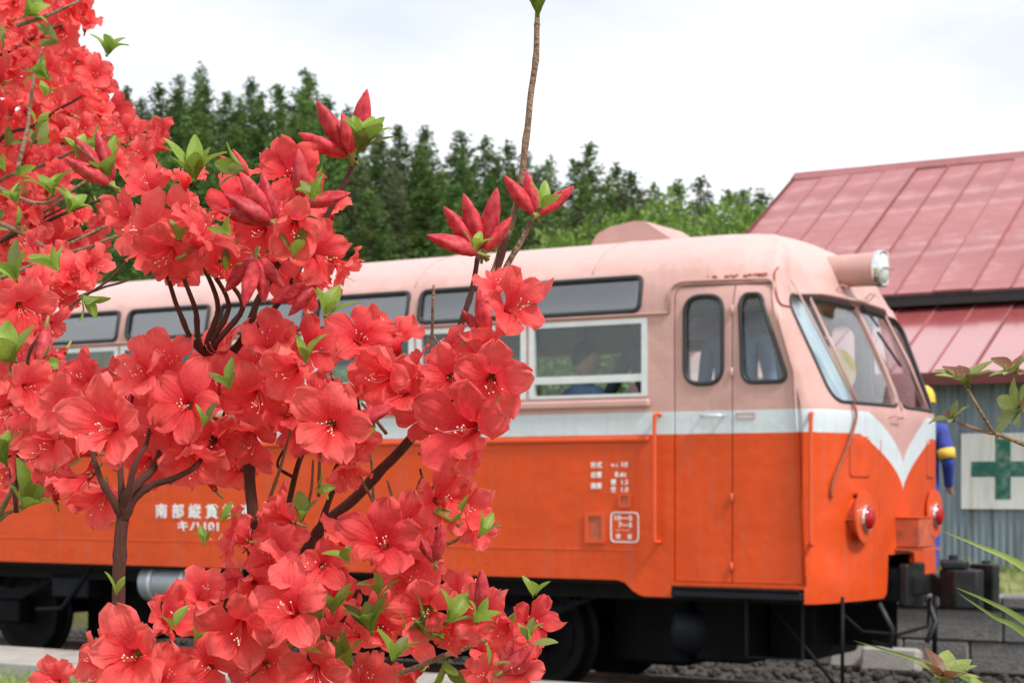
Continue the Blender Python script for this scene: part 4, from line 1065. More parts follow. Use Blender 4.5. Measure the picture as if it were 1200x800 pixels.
def broad_meshes(seed, H, rad, m, dens_=1.0):
    g = random.Random(seed); cr = MB(); tr = MB()
    tr.tube([(0, 0, -.6), (.1, 0, H * .25), (0, .1, H * .5), (.1, .1, H * .8)], [.16, .13, .09, .02], 7)
    cl = []
    for i in range(26):
        z = H * (.30 + .66 * g.random()); rr = rad * math.sqrt(max(.05, 1 - ((z / H - .58) / .46) ** 2)); a = g.uniform(0, 6.28); q = math.sqrt(g.random())
        c = Vector((math.cos(a) * rr * q, math.sin(a) * rr * q, z)); cl.append((c, g.uniform(.22, .42) * rad))
        tr.tube([(0, 0, z * .6), c], [.06, .012], 4, cap=False)
    for c, r in cl:
        for _ in range(int(170 * dens_)):
            d = Vector((g.gauss(0, 1), g.gauss(0, 1), g.gauss(0, .8))).normalized()
            leaf_quad(cr, c + d * r * g.random() ** .4, d + Vector((0, 0, -.2)), Vector((g.gauss(0, 1), g.gauss(0, 1), 1)), g.uniform(.16, .34), g.uniform(.06, .12))
    return cr.mesh('crown', m), tr.mesh('trunk', CBARK, True)
BV = [(*broad_meshes(4, 9, 3.0, BROAD), 9, 'light green leafy tree in spring leaf below the cedars'),
      (*broad_meshes(9, 9, 3.6, BROAD, 1.1), 9, 'wide pale green leafy tree at the foot of the hill'),
      (*broad_meshes(14, 5, 3.0, BROADD), 5, 'rounded green bush at the foot of the hill')]
for px, ytop, Y, k in ((700, 262, 88, 0), (730, 240, 84, 1), (762, 236, 86, 0), (800, 226, 88, 1), (835, 236, 82, 0), (862, 246, 80, 1), (890, 250, 78, 0), (660, 275, 84, 1), (620, 290, 86, 0), (930, 250, 80, 1), (990, 250, 82, 0), (1060, 240, 84, 1)):
    X = (px - 600) / FPX * Y; top = EYE + (HY - ytop) / FPX * Y; h = top - hill_z(X, Y)
    put_tree(BV[k], 'leafy_tree', X, Y, h, 9.5 / h, group='leafy trees below the cedars')
for i in range(34):
    px = -150 + i * 41 + rng.uniform(-12, 12); Y = rng.uniform(44, 66); X = (px - 600) / FPX * Y
    put_tree(BV[2 if i % 3 else 0], 'bush', X, Y, rng.uniform(3.0, 5.5), 1.0, group='bushes at the foot of the hill', lab2='rounded green bush on the grass at the foot of the hill')

# ================================================================== AZALEAS
def petal_flower(seed, curl, opn, ruf):
    """one azalea bloom, mouth towards +Z, radius about 1; opn: how far the petals lie open (degrees from the axis)"""
    g = random.Random(seed); v = []; f = []; pg = []; NT, NJ = 13, 9; Z0 = -.80
    for p in range(5):
        th = 2 * math.pi * p / 5 + g.uniform(-.10, .10); top = p in (0, 1, 4)
        er = Vector((math.cos(th), math.sin(th), 0)); et = Vector((-math.sin(th), math.cos(th), 0))
        Lp = g.uniform(.90, 1.10) * (1.06 if p == 0 else 1); fo = opn + g.uniform(-15, 15); cu = curl + g.uniform(-28, 28)
        tw = g.uniform(-.22, .22); ph = g.uniform(0, 6); cup = g.uniform(-.12, .34); bow = g.uniform(-.10, .10); wl0 = g.uniform(.40, .47)
        b = len(v); r = .085; z = Z0
        for i in range(NT + 1):
            t = i / NT; q_ = max(0, min(1, (t - .22) / .42)); q_ = q_ * q_ * (3 - 2 * q_)
            phi = R(7 + (fo - 7) * q_ + cu * max(0, t - .62) / .38)
            if i: r += 1.52 * Lp / NT * math.sin(phi); z += 1.52 * Lp / NT * math.cos(phi)
            nrm = -er * math.cos(phi) + Vector((0, 0, math.sin(phi)))
            lobe = wl0 if t < .66 else wl0 * max(0.0, 1 - (max(0, t - .66) / .345) ** 2.3) ** .5
            wdt = min(max(r, .08) * .75, lobe)
            if i == NT: wdt = .07
            for j in range(NJ + 1):
                q = j / NJ * 2 - 1; e_ = max(0, t - .45); ed = abs(q) ** 1.6
                h = cup * ed * e_ * 1.1 + tw * q * e_ * 1.2 + bow * e_
                h += ruf * (.12 * math.sin(t * 17 + ph + (2 if q > 0 else 0)) * ed + .05 * math.sin(q * 5.2 + ph + t * 4) + .045 * math.sin(q * 11 + t * 9 + ph)) * e_ * 1.8
                h -= .035 * math.exp(-(q / .16) ** 2) * e_
                rr = -.07 * math.exp(-(q / .30) ** 2) * max(0, t - .86) * 5 + .03 * math.sin(q * 9 + ph) * max(0, t - .7)
                v.append(er * (r + rr) + et * (q * wdt + tw * .5 * e_) + Vector((0, 0, z)) + nrm * h)
                bl = max(0.0, 1 - abs(t - .50) / .28) * max(0.0, 1 - abs(q) * .8) * (1.0 if p == 0 else (.5 if top else 0.0))
                pg.append((t, q, bl))
        for i in range(NT):
            for j in range(NJ): a = b + i * (NJ + 1) + j; f.append((a, a + 1, a + NJ + 2, a + NJ + 1))
    np_ = len(f)
    mb = MB(); mb.v = [Vector(q) for q in v]; mb.f = f; mb.m = [0] * np_
    mb.cur = 1
    for k in range(5):
        a = 2 * math.pi * (k + .5) / 5; d = Vector((math.cos(a), math.sin(a), 0)); leaf_quad(mb, Vector((0, 0, Z0 - .02)) + d * .04, d * .6 + Vector((0, 0, .9)), d, .28, .06)
    mb.tube([(0, 0, Z0 + .02), (.02, 0, Z0 - .16), (.10, .05, Z0 - .42)], [.085, .055, .042], 6)
    me = mb.mesh('flower', [PETAL, CALYX], True)
    at_ = me.attributes.new('pigment', 'FLOAT_VECTOR', 'POINT')
    for i, q in enumerate(pg): at_.data[i].vector = q
    sm = MB()
    for k in range(6):
        a = math.pi + g.uniform(-1.0, 1.0); L = g.uniform(.75, 1.0) if k < 5 else 1.3
        d = Vector((math.cos(a), math.sin(a), 0)) * g.uniform(.10, .30)
        pts = [Vector((0, 0, Z0 + .12)), Vector((d.x * .3, d.y * .3, Z0 + .45)), Vector((d.x, d.y, Z0 + .45 + .38 * L)), Vector((d.x * 1.25, d.y * 1.25, Z0 + .45 + .72 * L)) + Vector((.12, 0, .0))]
        sm.cur = 0; c = catmull(pts, 3); sm.tube(c, [.012] * len(c), 4); sm.cur = 1
        sm.add([Vector((q.x * .022, q.y * .022, q.z * .034)) + c[-1] for q in iv], jf)
    return me, sm.mesh('stamens', [STAM, ANTH], True)
FL = [petal_flower(31 + k, *q) for k, q in enumerate(((22, 66, 1.2), (10, 54, 1.3), (40, 74, 1.1), (20, 44, 1.4), (34, 68, 1.5), (-4, 38, 1.2), (52, 62, 1.3), (22, 80, 1.2), (8, 50, 1.6), (45, 56, 1.4), (15, 70, 1.7), (60, 50, 1.2), (70, 58, 1.3), (30, 48, 1.6), (-10, 62, 1.5)))]
def bud_mesh(seed):
    g = random.Random(seed); mb = MB(); N = 12; n = 15; v = []; f = []
    for i in range(N + 1):
        t = i / N; r = .32 * math.sin(math.pi * min(1, (t ** .85 * .90 + .08))) ** .85 * (1 if t < .97 else .5)
        for k in range(n):
            a = 2 * math.pi * k / n + t * 1.3; q = r * (1 + .20 * math.cos(3 * a - t * 3 + seed) * min(1, t * 2) + .07 * math.cos(8 * a + t * 5)); v.append(Vector((q * math.cos(a) + .05 * math.sin(t * 3) , q * math.sin(a), 2 * t - 1)))
    for i in range(N):
        for k in range(n): f.append((i*n + k, i*n + (k+1) % n, (i+1)*n + (k+1) % n, (i+1)*n + k))
    f.append(tuple(N * n + k for k in range(n)))
    mb.add(v, f); mb.cur = 1
    for k in range(5):
        a = 2 * math.pi * k / 5; d = Vector((math.cos(a), math.sin(a), 0)); leaf_quad(mb, Vector((0, 0, -1.02)) + d * .06, d * .5 + Vector((0, 0, 1)), d, .42, .09)
    mb.tube([(0, 0, -.95), (.0, .02, -1.25), (.05, .05, -1.5)], [.11, .07, .055], 6)
    return mb.mesh('bud', [BUD, CALYX], True)
BUDS = [bud_mesh(1), bud_mesh(2), bud_mesh(3)]
def leaf_mesh(seed, m, wid=.20):
    g = random.Random(seed); mb = MB(); N = 7; v = []; f = []
    cv = g.uniform(.15, .5); fd = g.uniform(.15, .5)
    for i in range(N + 1):
        t = i / N; wv = wid * math.sin(math.pi * (t * .93 + .035)) ** .8 * (1.15 - .3 * abs(t - .55))
        z = cv * (t * .5 - t * t) 
        for q in (-1, -.5, 0, .5, 1): v.append(Vector((t, q * wv, z + abs(q) * wv * fd + .015 * math.sin(t * 9 + q * 3 + seed))))
    for i in range(N):
        for k in range(4): a = i * 5 + k; f.append((a, a + 5, a + 6, a + 1))
    mb.add(v, f); mb.tube([(-.12, 0, -.02), (0, 0, 0)], [.022, .016], 5)
    return mb.mesh('leaf', m, True)
LV = [leaf_mesh(1, LEAF), leaf_mesh(2, LEAF, .23), leaf_mesh(3, LEAF, .17), leaf_mesh(4, LEAFD, .2)]

class Bush:
    def __init__(s, label, px, Y):
        p = at(px, 0, Y); s.o = empty('azalea_bush', (p.x, p.y, .30)); s.base = s.o.location.copy(); tag(s.o, label, 'azalea'); s.n = dict(flower=0, bud=0, leaf=0)
    def put(s, name, me, p, quat, sc):
        o = link(name, me, s.o); o.location = Vector(p) - s.base; o.rotation_mode = 'QUATERNION'; o.rotation_quaternion = quat; o.scale = (sc, sc, sc); s.n[name] = s.n.get(name, 0) + 1; return o
    def flower(s, x, y, d, ax, ay, Y, k=None, stam=True, roll=None):
        """pixel centre, pixel diameter, mouth direction (right, up; rest towards camera)"""
        az = 1 - ax * ax - ay * ay
        ax += rng.gauss(0, .27); ay += rng.gauss(0, .25); az = 1 - ax * ax - ay * ay
        v = Vector((ax, -math.sqrt(az) if az > .01 else -.1, ay)).normalized()
        me, sm = FL[rng.randrange(len(FL))] if k is None else FL[k]
        r = d / 2 * Y / FPX * .85
        q = v.to_track_quat('Z', 'Y') @ Quaternion((0, 0, 1), R(90) + rng.uniform(-.5, .5) if roll is None else roll)
        o = s.put('flower', me, at(x, y, Y) - v * r * .15, q, r)
        o.scale = (r * rng.uniform(.93, 1.07), r * rng.uniform(.93, 1.07), r * rng.uniform(.85, 1.1))
        if stam: link('stamens', sm, o)
        return o
    def bud(s, x, y, ln, ang, Y, tilt=.3):
        """ang: image angle the tip points to, degrees counter-clockwise from right"""
        a = R(ang); v = Vector((math.cos(a), -tilt, math.sin(a))).normalized(); h = ln / 2 * Y / FPX
        o = s.put('bud', rng.choice(BUDS), at(x, y, Y), v.to_track_quat('Z', 'Y'), h); o.scale = (h * .95, h * .95, h)
    def leaf(s, p, d, ln, k=None, up=None):
        d = Vector(d).normalized(); upv = up or Vector((rng.gauss(0, .3), -.4 + rng.gauss(0, .3), 1))
        z = (upv - d * upv.dot(d)); z = z.normalized() if z.length > 1e-3 else d.orthogonal().normalized(); y = z.cross(d)
        q = Matrix((d, y, z)).transposed().to_quaternion()
        s.put('leaf', LV[rng.choice([0, 0, 1, 1, 2, 3])] if k is None else LV[k], p, q, ln)
    def rosette(s, x, y, size, Y, ang=90, n=5, spread=.75, k=None):
        p = at(x, y, Y); a0 = R(ang); ax = Vector((math.cos(a0), -.35, math.sin(a0))).normalized(); u = ax.orthogonal().normalized(); w_ = ax.cross(u)
        off = rng.uniform(0, 6)
        for i in range(n):
            a = off + 6.283 * i / n; sp = spread * rng.uniform(.45, 1.25)
            d = ax + (u * math.cos(a) + w_ * math.sin(a)) * sp
            s.leaf(p + d * .002, d, size * rng.uniform(.7, 1.1) * Y / FPX, k, up=ax - d.normalized() * .2)
    def branch(s, pts, r0, r1, m=BARK, name='branch', ground=False, knots=True):
        """pts: (px, py, Y)"""
        r0 *= .8; r1 *= .8
        w3 = [at(*p) - s.base for p in pts]
        if ground: w3 = [Vector((w3[0].x * .25 + rng.uniform(-.03, .03), w3[0].y * .3 + rng.uniform(-.03, .03), -.05)), w3[0] * .6 + Vector((w3[0].x * .25, w3[0].y * .3, 0)) * .4 + Vector((0, 0, -.1))] + w3
        c = catmull(w3, 6); n = len(c)
        for i in range(n): c[i] = c[i] + Vector((noise.noise(c[i] * 60), noise.noise(c[i] * 60 + Vector((9, 0, 0))), noise.noise(c[i] * 60 + Vector((0, 9, 0))))) * min(r0 * .35, .0012)
        rad = []
        for i in range(n):
            t = i / (n - 1); q = r0 + (r1 - r0) * t
            if knots and i % 7 == 3: q *= 1.18
            rad.append(q)
        MB().tube(c, rad, 8).build(name, m, s.o, smooth=True)

YN = 1.05
A = Bush('large coral red azalea in full bloom before the railbus side', 330, 1.15)
# ---- stems: px, py, depth
A.branch([(150, 900, 1.02), (139, 720, 1.02), (141, 650, 1.02), (143, 600, 1.02)], .0052, .0046, ground=True)
A.branch([(143, 606, 1.02), (132, 588, 1.015), (118, 560, 1.02), (105, 520, 1.03), (96, 480, 1.05)], .0036, .0010)
A.branch([(143, 606, 1.02), (142, 570, 1.02), (141, 540, 1.03), (150, 500, 1.04), (158, 440, 1.06)], .0030, .0009)
A.branch([(143, 608, 1.02), (150, 580, 1.015), (165, 562, 1.02), (182, 545, 1.03), (192, 510, 1.05), (212, 450, 1.07)], .0046, .0012)
A.branch([(144, 610, 1.02), (158, 585, 1.02), (180, 568, 1.02), (203, 560, 1.02), (230, 545, 1.03), (252, 515, 1.05), (266, 470, 1.06)], .0034, .0010)
A.branch([(142, 605, 1.02), (150, 575, 1.01), (160, 540, 1.01), (172, 515, 1.03), (182, 460, 1.06)], .0028, .0009)
A.branch([(320, 1000, 1.08), (303, 800, 1.07), (298, 640, 1.06), (293, 560, 1.06), (290, 500, 1.07), (282, 440, 1.07), (262, 420, 1.07)], .0052, .0036, ground=True)
for tx, ty in ((193, 315), (213, 318), (240, 312), (252, 322), (268, 330)): A.branch([(262, 425, 1.07), (240 + (tx - 230) * .3, 405, 1.06), (tx + 16, 362, 1.05), (tx, ty, 1.04)], .0026, .0016)
A.branch([(262, 425, 1.07), (285, 395, 1.06), (300, 360, 1.05), (320, 320, 1.05), (345, 285, 1.05)], .0032, .0020)
A.branch([(280, 400, 1.06), (330, 350, 1.06), (380, 260, 1.06), (408, 205, 1.06), (418, 185, 1.06)], .0024, .0018)
A.branch([(300, 960, 1.12), (330, 720, 1.11), (372, 625, 1.10), (430, 570, 1.09), (488, 505, 1.08), (530, 440, 1.08), (560, 380, 1.08), (596, 270, 1.08)], .0054, .0028, ground=True)
A.branch([(548, 405, 1.08), (575, 330, 1.08), (606, 236, 1.08), (618, 150, 1.08), (627, 70, 1.08), (629, 34, 1.08), (630, 14, 1.08)], .0030, .0019, TWIG)
A.branch([(552, 395, 1.08), (590, 320, 1.08), (612, 280, 1.08), (624, 258, 1.08)], .0026, .0018, TWIG)
A.branch([(520, 440, 1.08), (540, 380, 1.07), (553, 340, 1.07), (560, 300, 1.06)], .0026, .0017)
A.branch([(330, 640, 1.1), (345, 560, 1.1), (356, 520, 1.1), (360, 470, 1.1)], .0026, .0016)
A.branch([(345, 560, 1.1), (325, 545, 1.1), (338, 520, 1.1)], .0014, .0009)
A.branch([(372, 625, 1.1), (392, 570, 1.09), (410, 530, 1.09), (420, 480, 1.09)], .0024, .0015)
A.branch([(440, 640, 1.08), (437, 560, 1.09), (434, 530, 1.09), (432, 515, 1.09)], .0012, .0009, TWIG)
A.branch([(505, 420, 1.1), (507, 370, 1.1), (508, 334, 1.1)], .0013, .0011, TWIG)
A.branch([(370, 800, 1.06), (430, 800, 1.06), (520, 768, 1.05), (575, 745, 1.05), (612, 715, 1.05)], .0026, .0015, TWIG, ground=True)
A.branch([(360, 830, 1.07), (385, 760, 1.06), (400, 730, 1.06), (420, 690, 1.06)], .0028, .0014, ground=True)
A.branch([(430, 830, 1.07), (450, 780, 1.06), (480, 745, 1.05), (500, 725, 1.05)], .0026, .0015)
A.branch([(400, 820, 1.05), (440, 770, 1.05), (470, 740, 1.05)], .0022, .0014)
A.branch([(470, 655, 1.06), (500, 642, 1.05), (530, 635, 1.05), (548, 622, 1.05)], .0017, .0011, TWIG)
A.branch([(240, 900, 1.08), (250, 800, 1.07), (262, 740, 1.06), (265, 700, 1.06)], .0034, .0018, ground=True)
A.branch([(370, 625, 1.1), (350, 660, 1.09), (300, 690, 1.09), (270, 760, 1.08)], .0030, .0016)
A.branch([(145, 880, 1.04), (150, 820, 1.03), (150, 770, 1.03)], .0034, .0020)
A.branch([(-60, 720, 1.3), (-10, 620, 1.24), (40, 585, 1.2), (85, 570, 1.17)], .0030, .0014, TWIG, ground=True)
A.branch([(-10, 620, 1.24), (20, 560, 1.2), (30, 520, 1.2), (24, 440, 1.2), (18, 420, 1.2)], .0024, .0014, TWIG)
A.branch([(20, 600, 1.22), (10, 500, 1.22), (35, 440, 1.18), (60, 480, 1.16)], .0022, .0012)
A.branch([(18, 600, 1.2), (30, 440, 1.2), (45, 395, 1.2), (80, 360, 1.25), (125, 330, 1.25), (150, 305, 1.25)], .0018, .0008)
# ---- main blooms: x, y, diameter, mouth right, mouth up, depth
MAIN = [
 # top cluster
 (172, 212, 74, -.35, .75, 1.06), (218, 202, 66, .1, .80, 1.06), (162, 268, 104, -.65, -.25, 1.03), (190, 300, 100, -.35, -.62, 1.01), (246, 268, 112, .1, .45, 1.00), (212, 262, 96, -.25, .3, 1.03),
 (340, 198, 98, .15, .45, 1.03), (310, 190, 60, -.5, .6, 1.06), (346, 270, 92, .15, -.25, .99), (366, 216, 60, .7, .1, 1.05), (384, 300, 92, .62, -.30, 1.02), (408, 320, 76, .70, -.55, 1.03), (300, 270, 84, -.1, .1, 1.04),
 (262, 308, 84, -.2, -.6, 1.03), (318, 318, 76, .0, -.6, 1.05), (140, 250, 70, -.7, .1, 1.07), (280, 232, 76, .0, .5, 1.06), (205, 318, 76, -.2, -.7, 1.04), (360, 340, 64, .4, -.5, 1.06),
 # middle band
 (118, 498, 124, -.25, .05, .99), (70, 478, 88, -.55, .1, 1.05), (160, 432, 96, -.15, .45, 1.03), (196, 420, 92, .1, .60, 1.04), (216, 470, 104, .3, .2, 1.01), (262, 452, 96, .0, .35, 1.04), (250, 402, 84, -.2, .6, 1.06),
 (335, 436, 102, .1, -.1, 1.00), (300, 470, 90, -.1, -.3, 1.03), (388, 498, 118, -.05, -.15, .985), (316, 392, 88, .1, .5, 1.05), (366, 405, 82, .1, .4, 1.06), (425, 392, 92, -.15, .5, 1.03), (462, 388, 84, .3, .6, 1.05), (440, 440, 104, -.2, .1, 1.02),
 (470, 452, 98, .2, -.1, 1.03), (412, 452, 90, -.2, .2, 1.04), (540, 500, 132, -.1, -.12, .99), (576, 448, 118, .35, .15, 1.0), (528, 442, 92, -.3, .2, 1.03), (606, 354, 100, .25, .05, 1.0), (582, 330, 66, -.3, .5, 1.03), (572, 388, 80, .1, .5, 1.03), (520, 400, 72, -.3, .7, 1.05), (560, 420, 76, -.2, .3, 1.04),
 (225, 545, 96, .1, -.62, 1.03), (252, 520, 84, .35, -.2, 1.04), (118, 590, 86, .2, -.78, 1.05), (82, 575, 84, -.35, -.7, 1.06), (168, 545, 80, .1, -.4, 1.06), (290, 520, 92, .2, -.35, 1.04), (195, 500, 92, -.1, -.1, 1.03), (340, 480, 84, .0, .0, 1.04), (405, 556, 76, .1, -.75, 1.06), (420, 520, 76, .4, -.55, 1.06), (548, 530, 70, .0, -.7, 1.03), (495, 490, 78, -.2, -.3, 1.05),
 (150, 480, 80, .2, .3, 1.05), (95, 440, 78, -.3, .5, 1.07), (50, 520, 84, -.4, -.1, 1.09), (30, 478, 80, -.5, .3, 1.12),
 # lower mass
 (322, 596, 76, -.62, .40, 1.05), (262, 628, 78, -.55, .25, 1.03), (292, 624, 66, .0, .5, 1.05), (352, 664, 104, .25, .20, 1.01), (318, 648, 84, -.1, .4, 1.03), (335, 706, 122, .05, -.05, .985), (276, 742, 116, -.15, .05, .985), (150, 766, 132, -.1, .25, .985), (205, 720, 100, .1, .50, 1.02), (240, 690, 86, -.2, .4, 1.04), (105, 772, 76, -.5, .2, 1.02), (196, 790, 92, .2, .1, 1.0),
 (446, 632, 118, -.18, .05, .99), (478, 610, 88, -.2, .55, 1.03), (520, 582, 96, .1, .55, 1.02), (548, 596, 84, .5, .35, 1.03), (560, 620, 58, .6, -.3, 1.04), (486, 668, 86, .25, -.65, 1.03), (462, 676, 72, -.1, -.8, 1.04), (404, 620, 74, -.3, .4, 1.06),
 (498, 716, 96, -.1, .30, 1.01), (446, 734, 96, -.3, .25, 1.02), (560, 716, 92, .1, .25, 1.01), (530, 740, 84, -.1, -.4, 1.03), (590, 738, 76, -.1, -.35, 1.02), (627, 728, 74, .62, .1, 1.01), (605, 780, 86, .1, .3, 1.0), (570, 790, 76, -.4, .2, 1.02), (380, 720, 86, .2, .3, 1.04), (400, 690, 72, .1, .5, 1.06), (366, 790, 100, -.1, .1, 1.0), (312, 778, 88, .1, -.2, 1.02), (240, 778, 92, -.1, -.1, 1.02), (430, 790, 86, .2, .1, 1.03), (480, 690, 68, .0, .4, 1.05),
 (540, 690, 66, -.1, .6, 1.05), (300, 690, 84, -.3, .1, 1.04), (380, 660, 70, .3, .5, 1.05), (60, 796, 70, -.3, .4, 1.04),
]
for x, y, d, ax, ay, Y in MAIN: A.flower(x, y, d, ax, ay, Y)
# ---- fill blooms a little deeper, inside the outlines of the clumps
CL1 = [(150, 240), (330, 190), (385, 200), (385, 280), (400, 330), (330, 325), (260, 310), (200, 300)]
CL2 = [(10, 450), (90, 440), (200, 410), (300, 380), (360, 400), (470, 395), (505, 430), (560, 420), (600, 400), (590, 470), (560, 530), (500, 470), (430, 470), (400, 530), (320, 500), (300, 545), (240, 560), (180, 545), (120, 590), (30, 570)]
CL3 = [(120, 800), (110, 760), (230, 680), (260, 630), (330, 620), (390, 680), (430, 620), (530, 590), (545, 620), (480, 670), (500, 710), (620, 720), (640, 760), (560, 800)]
def fill(b, poly, n, d0, d1, Y0, Y1, gap, seen):
    xs = [p[0] for p in poly]; ys = [p[1] for p in poly]; k = 0
    for _ in range(n * 60):
        if k >= n: break
        x, y = rng.uniform(min(xs), max(xs)), rng.uniform(min(ys), max(ys))
        if not inpoly(x, y, poly) or any((x - a) ** 2 + (y - c) ** 2 < gap * gap for a, c in seen): continue
        seen.append((x, y)); k += 1
        b.flower(x, y, rng.uniform(d0, d1), rng.gauss(-.05, .4), rng.gauss(.12, .42), rng.uniform(Y0, Y1))
fill(A, CL1, 10, 60, 84, 1.08, 1.13, 34, []); fill(A, CL2, 34, 62, 88, 1.08, 1.17, 36, []); fill(A, CL3, 24, 60, 84, 1.07, 1.14, 38, [])
LFT = [(-30, 430), (60, 420), (60, 540), (20, 560), (-30, 580)]
fill(A, LFT, 11, 70, 92, 1.14, 1.26, 34, [])
for x, y, d, ax, ay, Y in ((28, 362, 92, .35, -.35, 1.2), (-5, 352, 80, -.2, .2, 1.22), (60, 385, 60, .5, -.6, 1.22), (40, 330, 60, .0, .5, 1.28), (85, 320, 70, .1, .3, 1.3), (62, 300, 60, -.4, .4, 1.32), (112, 312, 62, .5, .2, 1.3), (78, 345, 56, .0, -.5, 1.3), (30, 285, 66, -.1, .5, 1.35)): A.flower(x, y, d, ax, ay, Y)
# ---- buds: x, y, length, tip direction
def bud_cluster(b, x, y, Y, lst, tilt=.3):
    for an, ln in lst:
        b.bud(x + math.cos(R(an)) * ln * .60, y - math.sin(R(an)) * ln * .60, ln, an, Y + rng.uniform(-.006, .006), tilt * rng.uniform(.3, 1.2))
for x, y, Y, lst in ((412, 184, 1.05, ((157, 62), (122, 70), (76, 74), (102, 48))), (566, 298, 1.06, ((162, 64), (130, 66), (108, 68), (78, 72), (52, 50))), (628, 254, 1.07, ((128, 56), (102, 50), (38, 52))),
                     (132, 218, 1.02, ((150, 58), (128, 66), (106, 60))), (322, 262, 1.0, ((168, 60), (150, 62), (124, 66), (104, 56))), (300, 296, 1.02, ((-128, 54), (-102, 60), (-80, 56), (-52, 50))), (352, 240, 1.02, ((92, 60), (12, 56))),
                     (372, 330, 1.03, ((205, 56), (230, 48))), (398, 505, 1.01, ((25, 66),)), (572, 400, 1.03, ((100, 60), (130, 44))), (510, 662, 1.01, ((80, 48), (120, 40))), (560, 730, 1.0, ((86, 60),)), (585, 790, 1.0, ((42, 52), (18, 48), (70, 44))), (52, 376, 1.17, ((-95, 60),)), (45, 445, 1.15, ((-70, 58), (-110, 46))), (292, 210, 1.04, ((142, 40), (118, 36)))):
    bud_cluster(A, x, y, Y, lst)
# ---- leaf rosettes: x, y, leaf length px, direction, count
for x, y, sz, an, n in ((126, 216, 52, 95, 6), (228, 214, 56, 85, 6), (290, 200, 34, 170, 4), (418, 180, 52, 66, 10), (262, 320, 30, 60, 3), (380, 372, 40, 70, 5), (556, 296, 30, 75, 4), (632, 246, 34, 60, 4), (630, 20, 40, 92, 8), (560, 630, 40, 55, 4), (538, 618, 36, 110, 3),
                        (436, 742, 48, 100, 6), (480, 744, 52, 40, 5), (412, 782, 46, 120, 6), (460, 775, 42, 70, 4), (366, 752, 46, 95, 5), (292, 784, 42, 80, 5), (228, 752, 32, 60, 3), (390, 720, 40, 80, 4), (520, 770, 42, -80, 3), (590, 726, 30, 10, 2), (625, 700, 30, 85, 3), (258, 612, 26, 60, 3), (352, 612, 34, 80, 4),
                        (240, 640, 26, 90, 3), (410, 660, 30, 120, 3), (368, 576, 24, 20, 3), (12, 432, 60, 95, 6), (8, 545, 50, 110, 5), (26, 596, 52, 60, 5), (60, 545, 40, 10, 3), (40, 430, 40, 20, 3), (95, 346, 34, -40, 4), (70, 318, 40, 120, 4), (20, 330, 44, 110, 4), (300, 770, 40, 110, 4), (340, 760, 38, 60, 4), (500, 752, 44, 70, 4), (445, 700, 34, 90, 3), (200, 745, 26, 120, 2), (176, 770, 28, 80, 2), (432, 516, 18, 80, 3), (600, 548 + 0, 20, 60, 0)):
    if n: A.rosette(x, y, sz, rng.uniform(1.0, 1.03) if x > 80 else 1.17, an, n)

for _ in range(18):
    x, y = rng.choice([(rng.uniform(90, 380), rng.uniform(230, 330)), (rng.uniform(40, 580), rng.uniform(400, 540)), (rng.uniform(130, 620), rng.uniform(640, 790)), (rng.uniform(330, 640), rng.uniform(690, 790))])
    A.rosette(x, y, rng.uniform(24, 40), rng.uniform(.985, 1.02), rng.uniform(40, 140), rng.randint(2, 4))
for _ in range(16):
    x, y = rng.uniform(315, 520), rng.uniform(500, 650); a = R(rng.uniform(50, 130)); l_ = rng.uniform(40, 100)
    A.branch([(x, y, 1.09), (x + math.cos(a) * l_ * .5 + rng.uniform(-6, 6), y - math.sin(a) * l_ * .5, 1.08), (x + math.cos(a) * l_, y - math.sin(a) * l_, 1.07)], .0015, .0008, rng.choice([BARK, TWIG]))
# ---- second azalea further back on the left
B2 = Bush('coral azalea with bare grey twigs behind the larger azalea', -60, 1.9)
BP = [(-60, -40), (112, -40), (104, -8), (62, 26), (88, 62), (120, 92), (138, 140), (185, 150), (190, 166), (150, 192), (84, 205), (60, 250), (-60, 270)]
fill(B2, BP, 150, 42, 60, 1.62, 2.05, 14, [])
BP2 = [(-60, 250), (60, 235), (125, 255), (128, 300), (90, 330), (-60, 350)]
fill(B2, BP2, 26, 42, 58, 1.6, 1.9, 22, [])
fill(B2, [(-60, 350), (30, 340), (36, 560), (-60, 600)], 28, 50, 66, 1.5, 1.8, 22, [])
for x, y in ((96, 8), (80, 18), (100, 22), (86, -4)): B2.flower(x, y, 44, rng.gauss(0, .3), rng.gauss(0, .4), 1.7)
for _ in range(34):
    x, y = rng.uniform(-30, 150), rng.uniform(0, 340)
    if inpoly(x, y, BP) or inpoly(x, y, BP2): B2.rosette(x, y, rng.uniform(20, 32), rng.uniform(1.55, 1.7), rng.uniform(20, 160), rng.randint(2, 4), k=rng.choice([0, 1, 3]))
for x, y, s_, an in ((28, 20, 38, 40), (125, 66, 34, 70), (56, 92, 30, 130), (62, 230, 38, 95), (80, 250, 34, 60), (90, 185, 30, 80), (20, 240, 30, 100), (150, 285, 26, 40)): B2.rosette(x, y, s_, 1.55, an, 5, k=1)
for k in range(9):
    x0 = rng.uniform(-70, 10); y1 = rng.uniform(0, 330); x1 = rng.uniform(60, 150)
    B2.branch([(-60, 900, 1.85), (-50 + k * 4, 520, 1.8), (x0, y1 + 90, 1.75), ((x0 + x1) / 2, y1 + 34, 1.68), (x1, y1, 1.64)], .0065, .0012, rng.choice([BARK, TWIG]), ground=True)
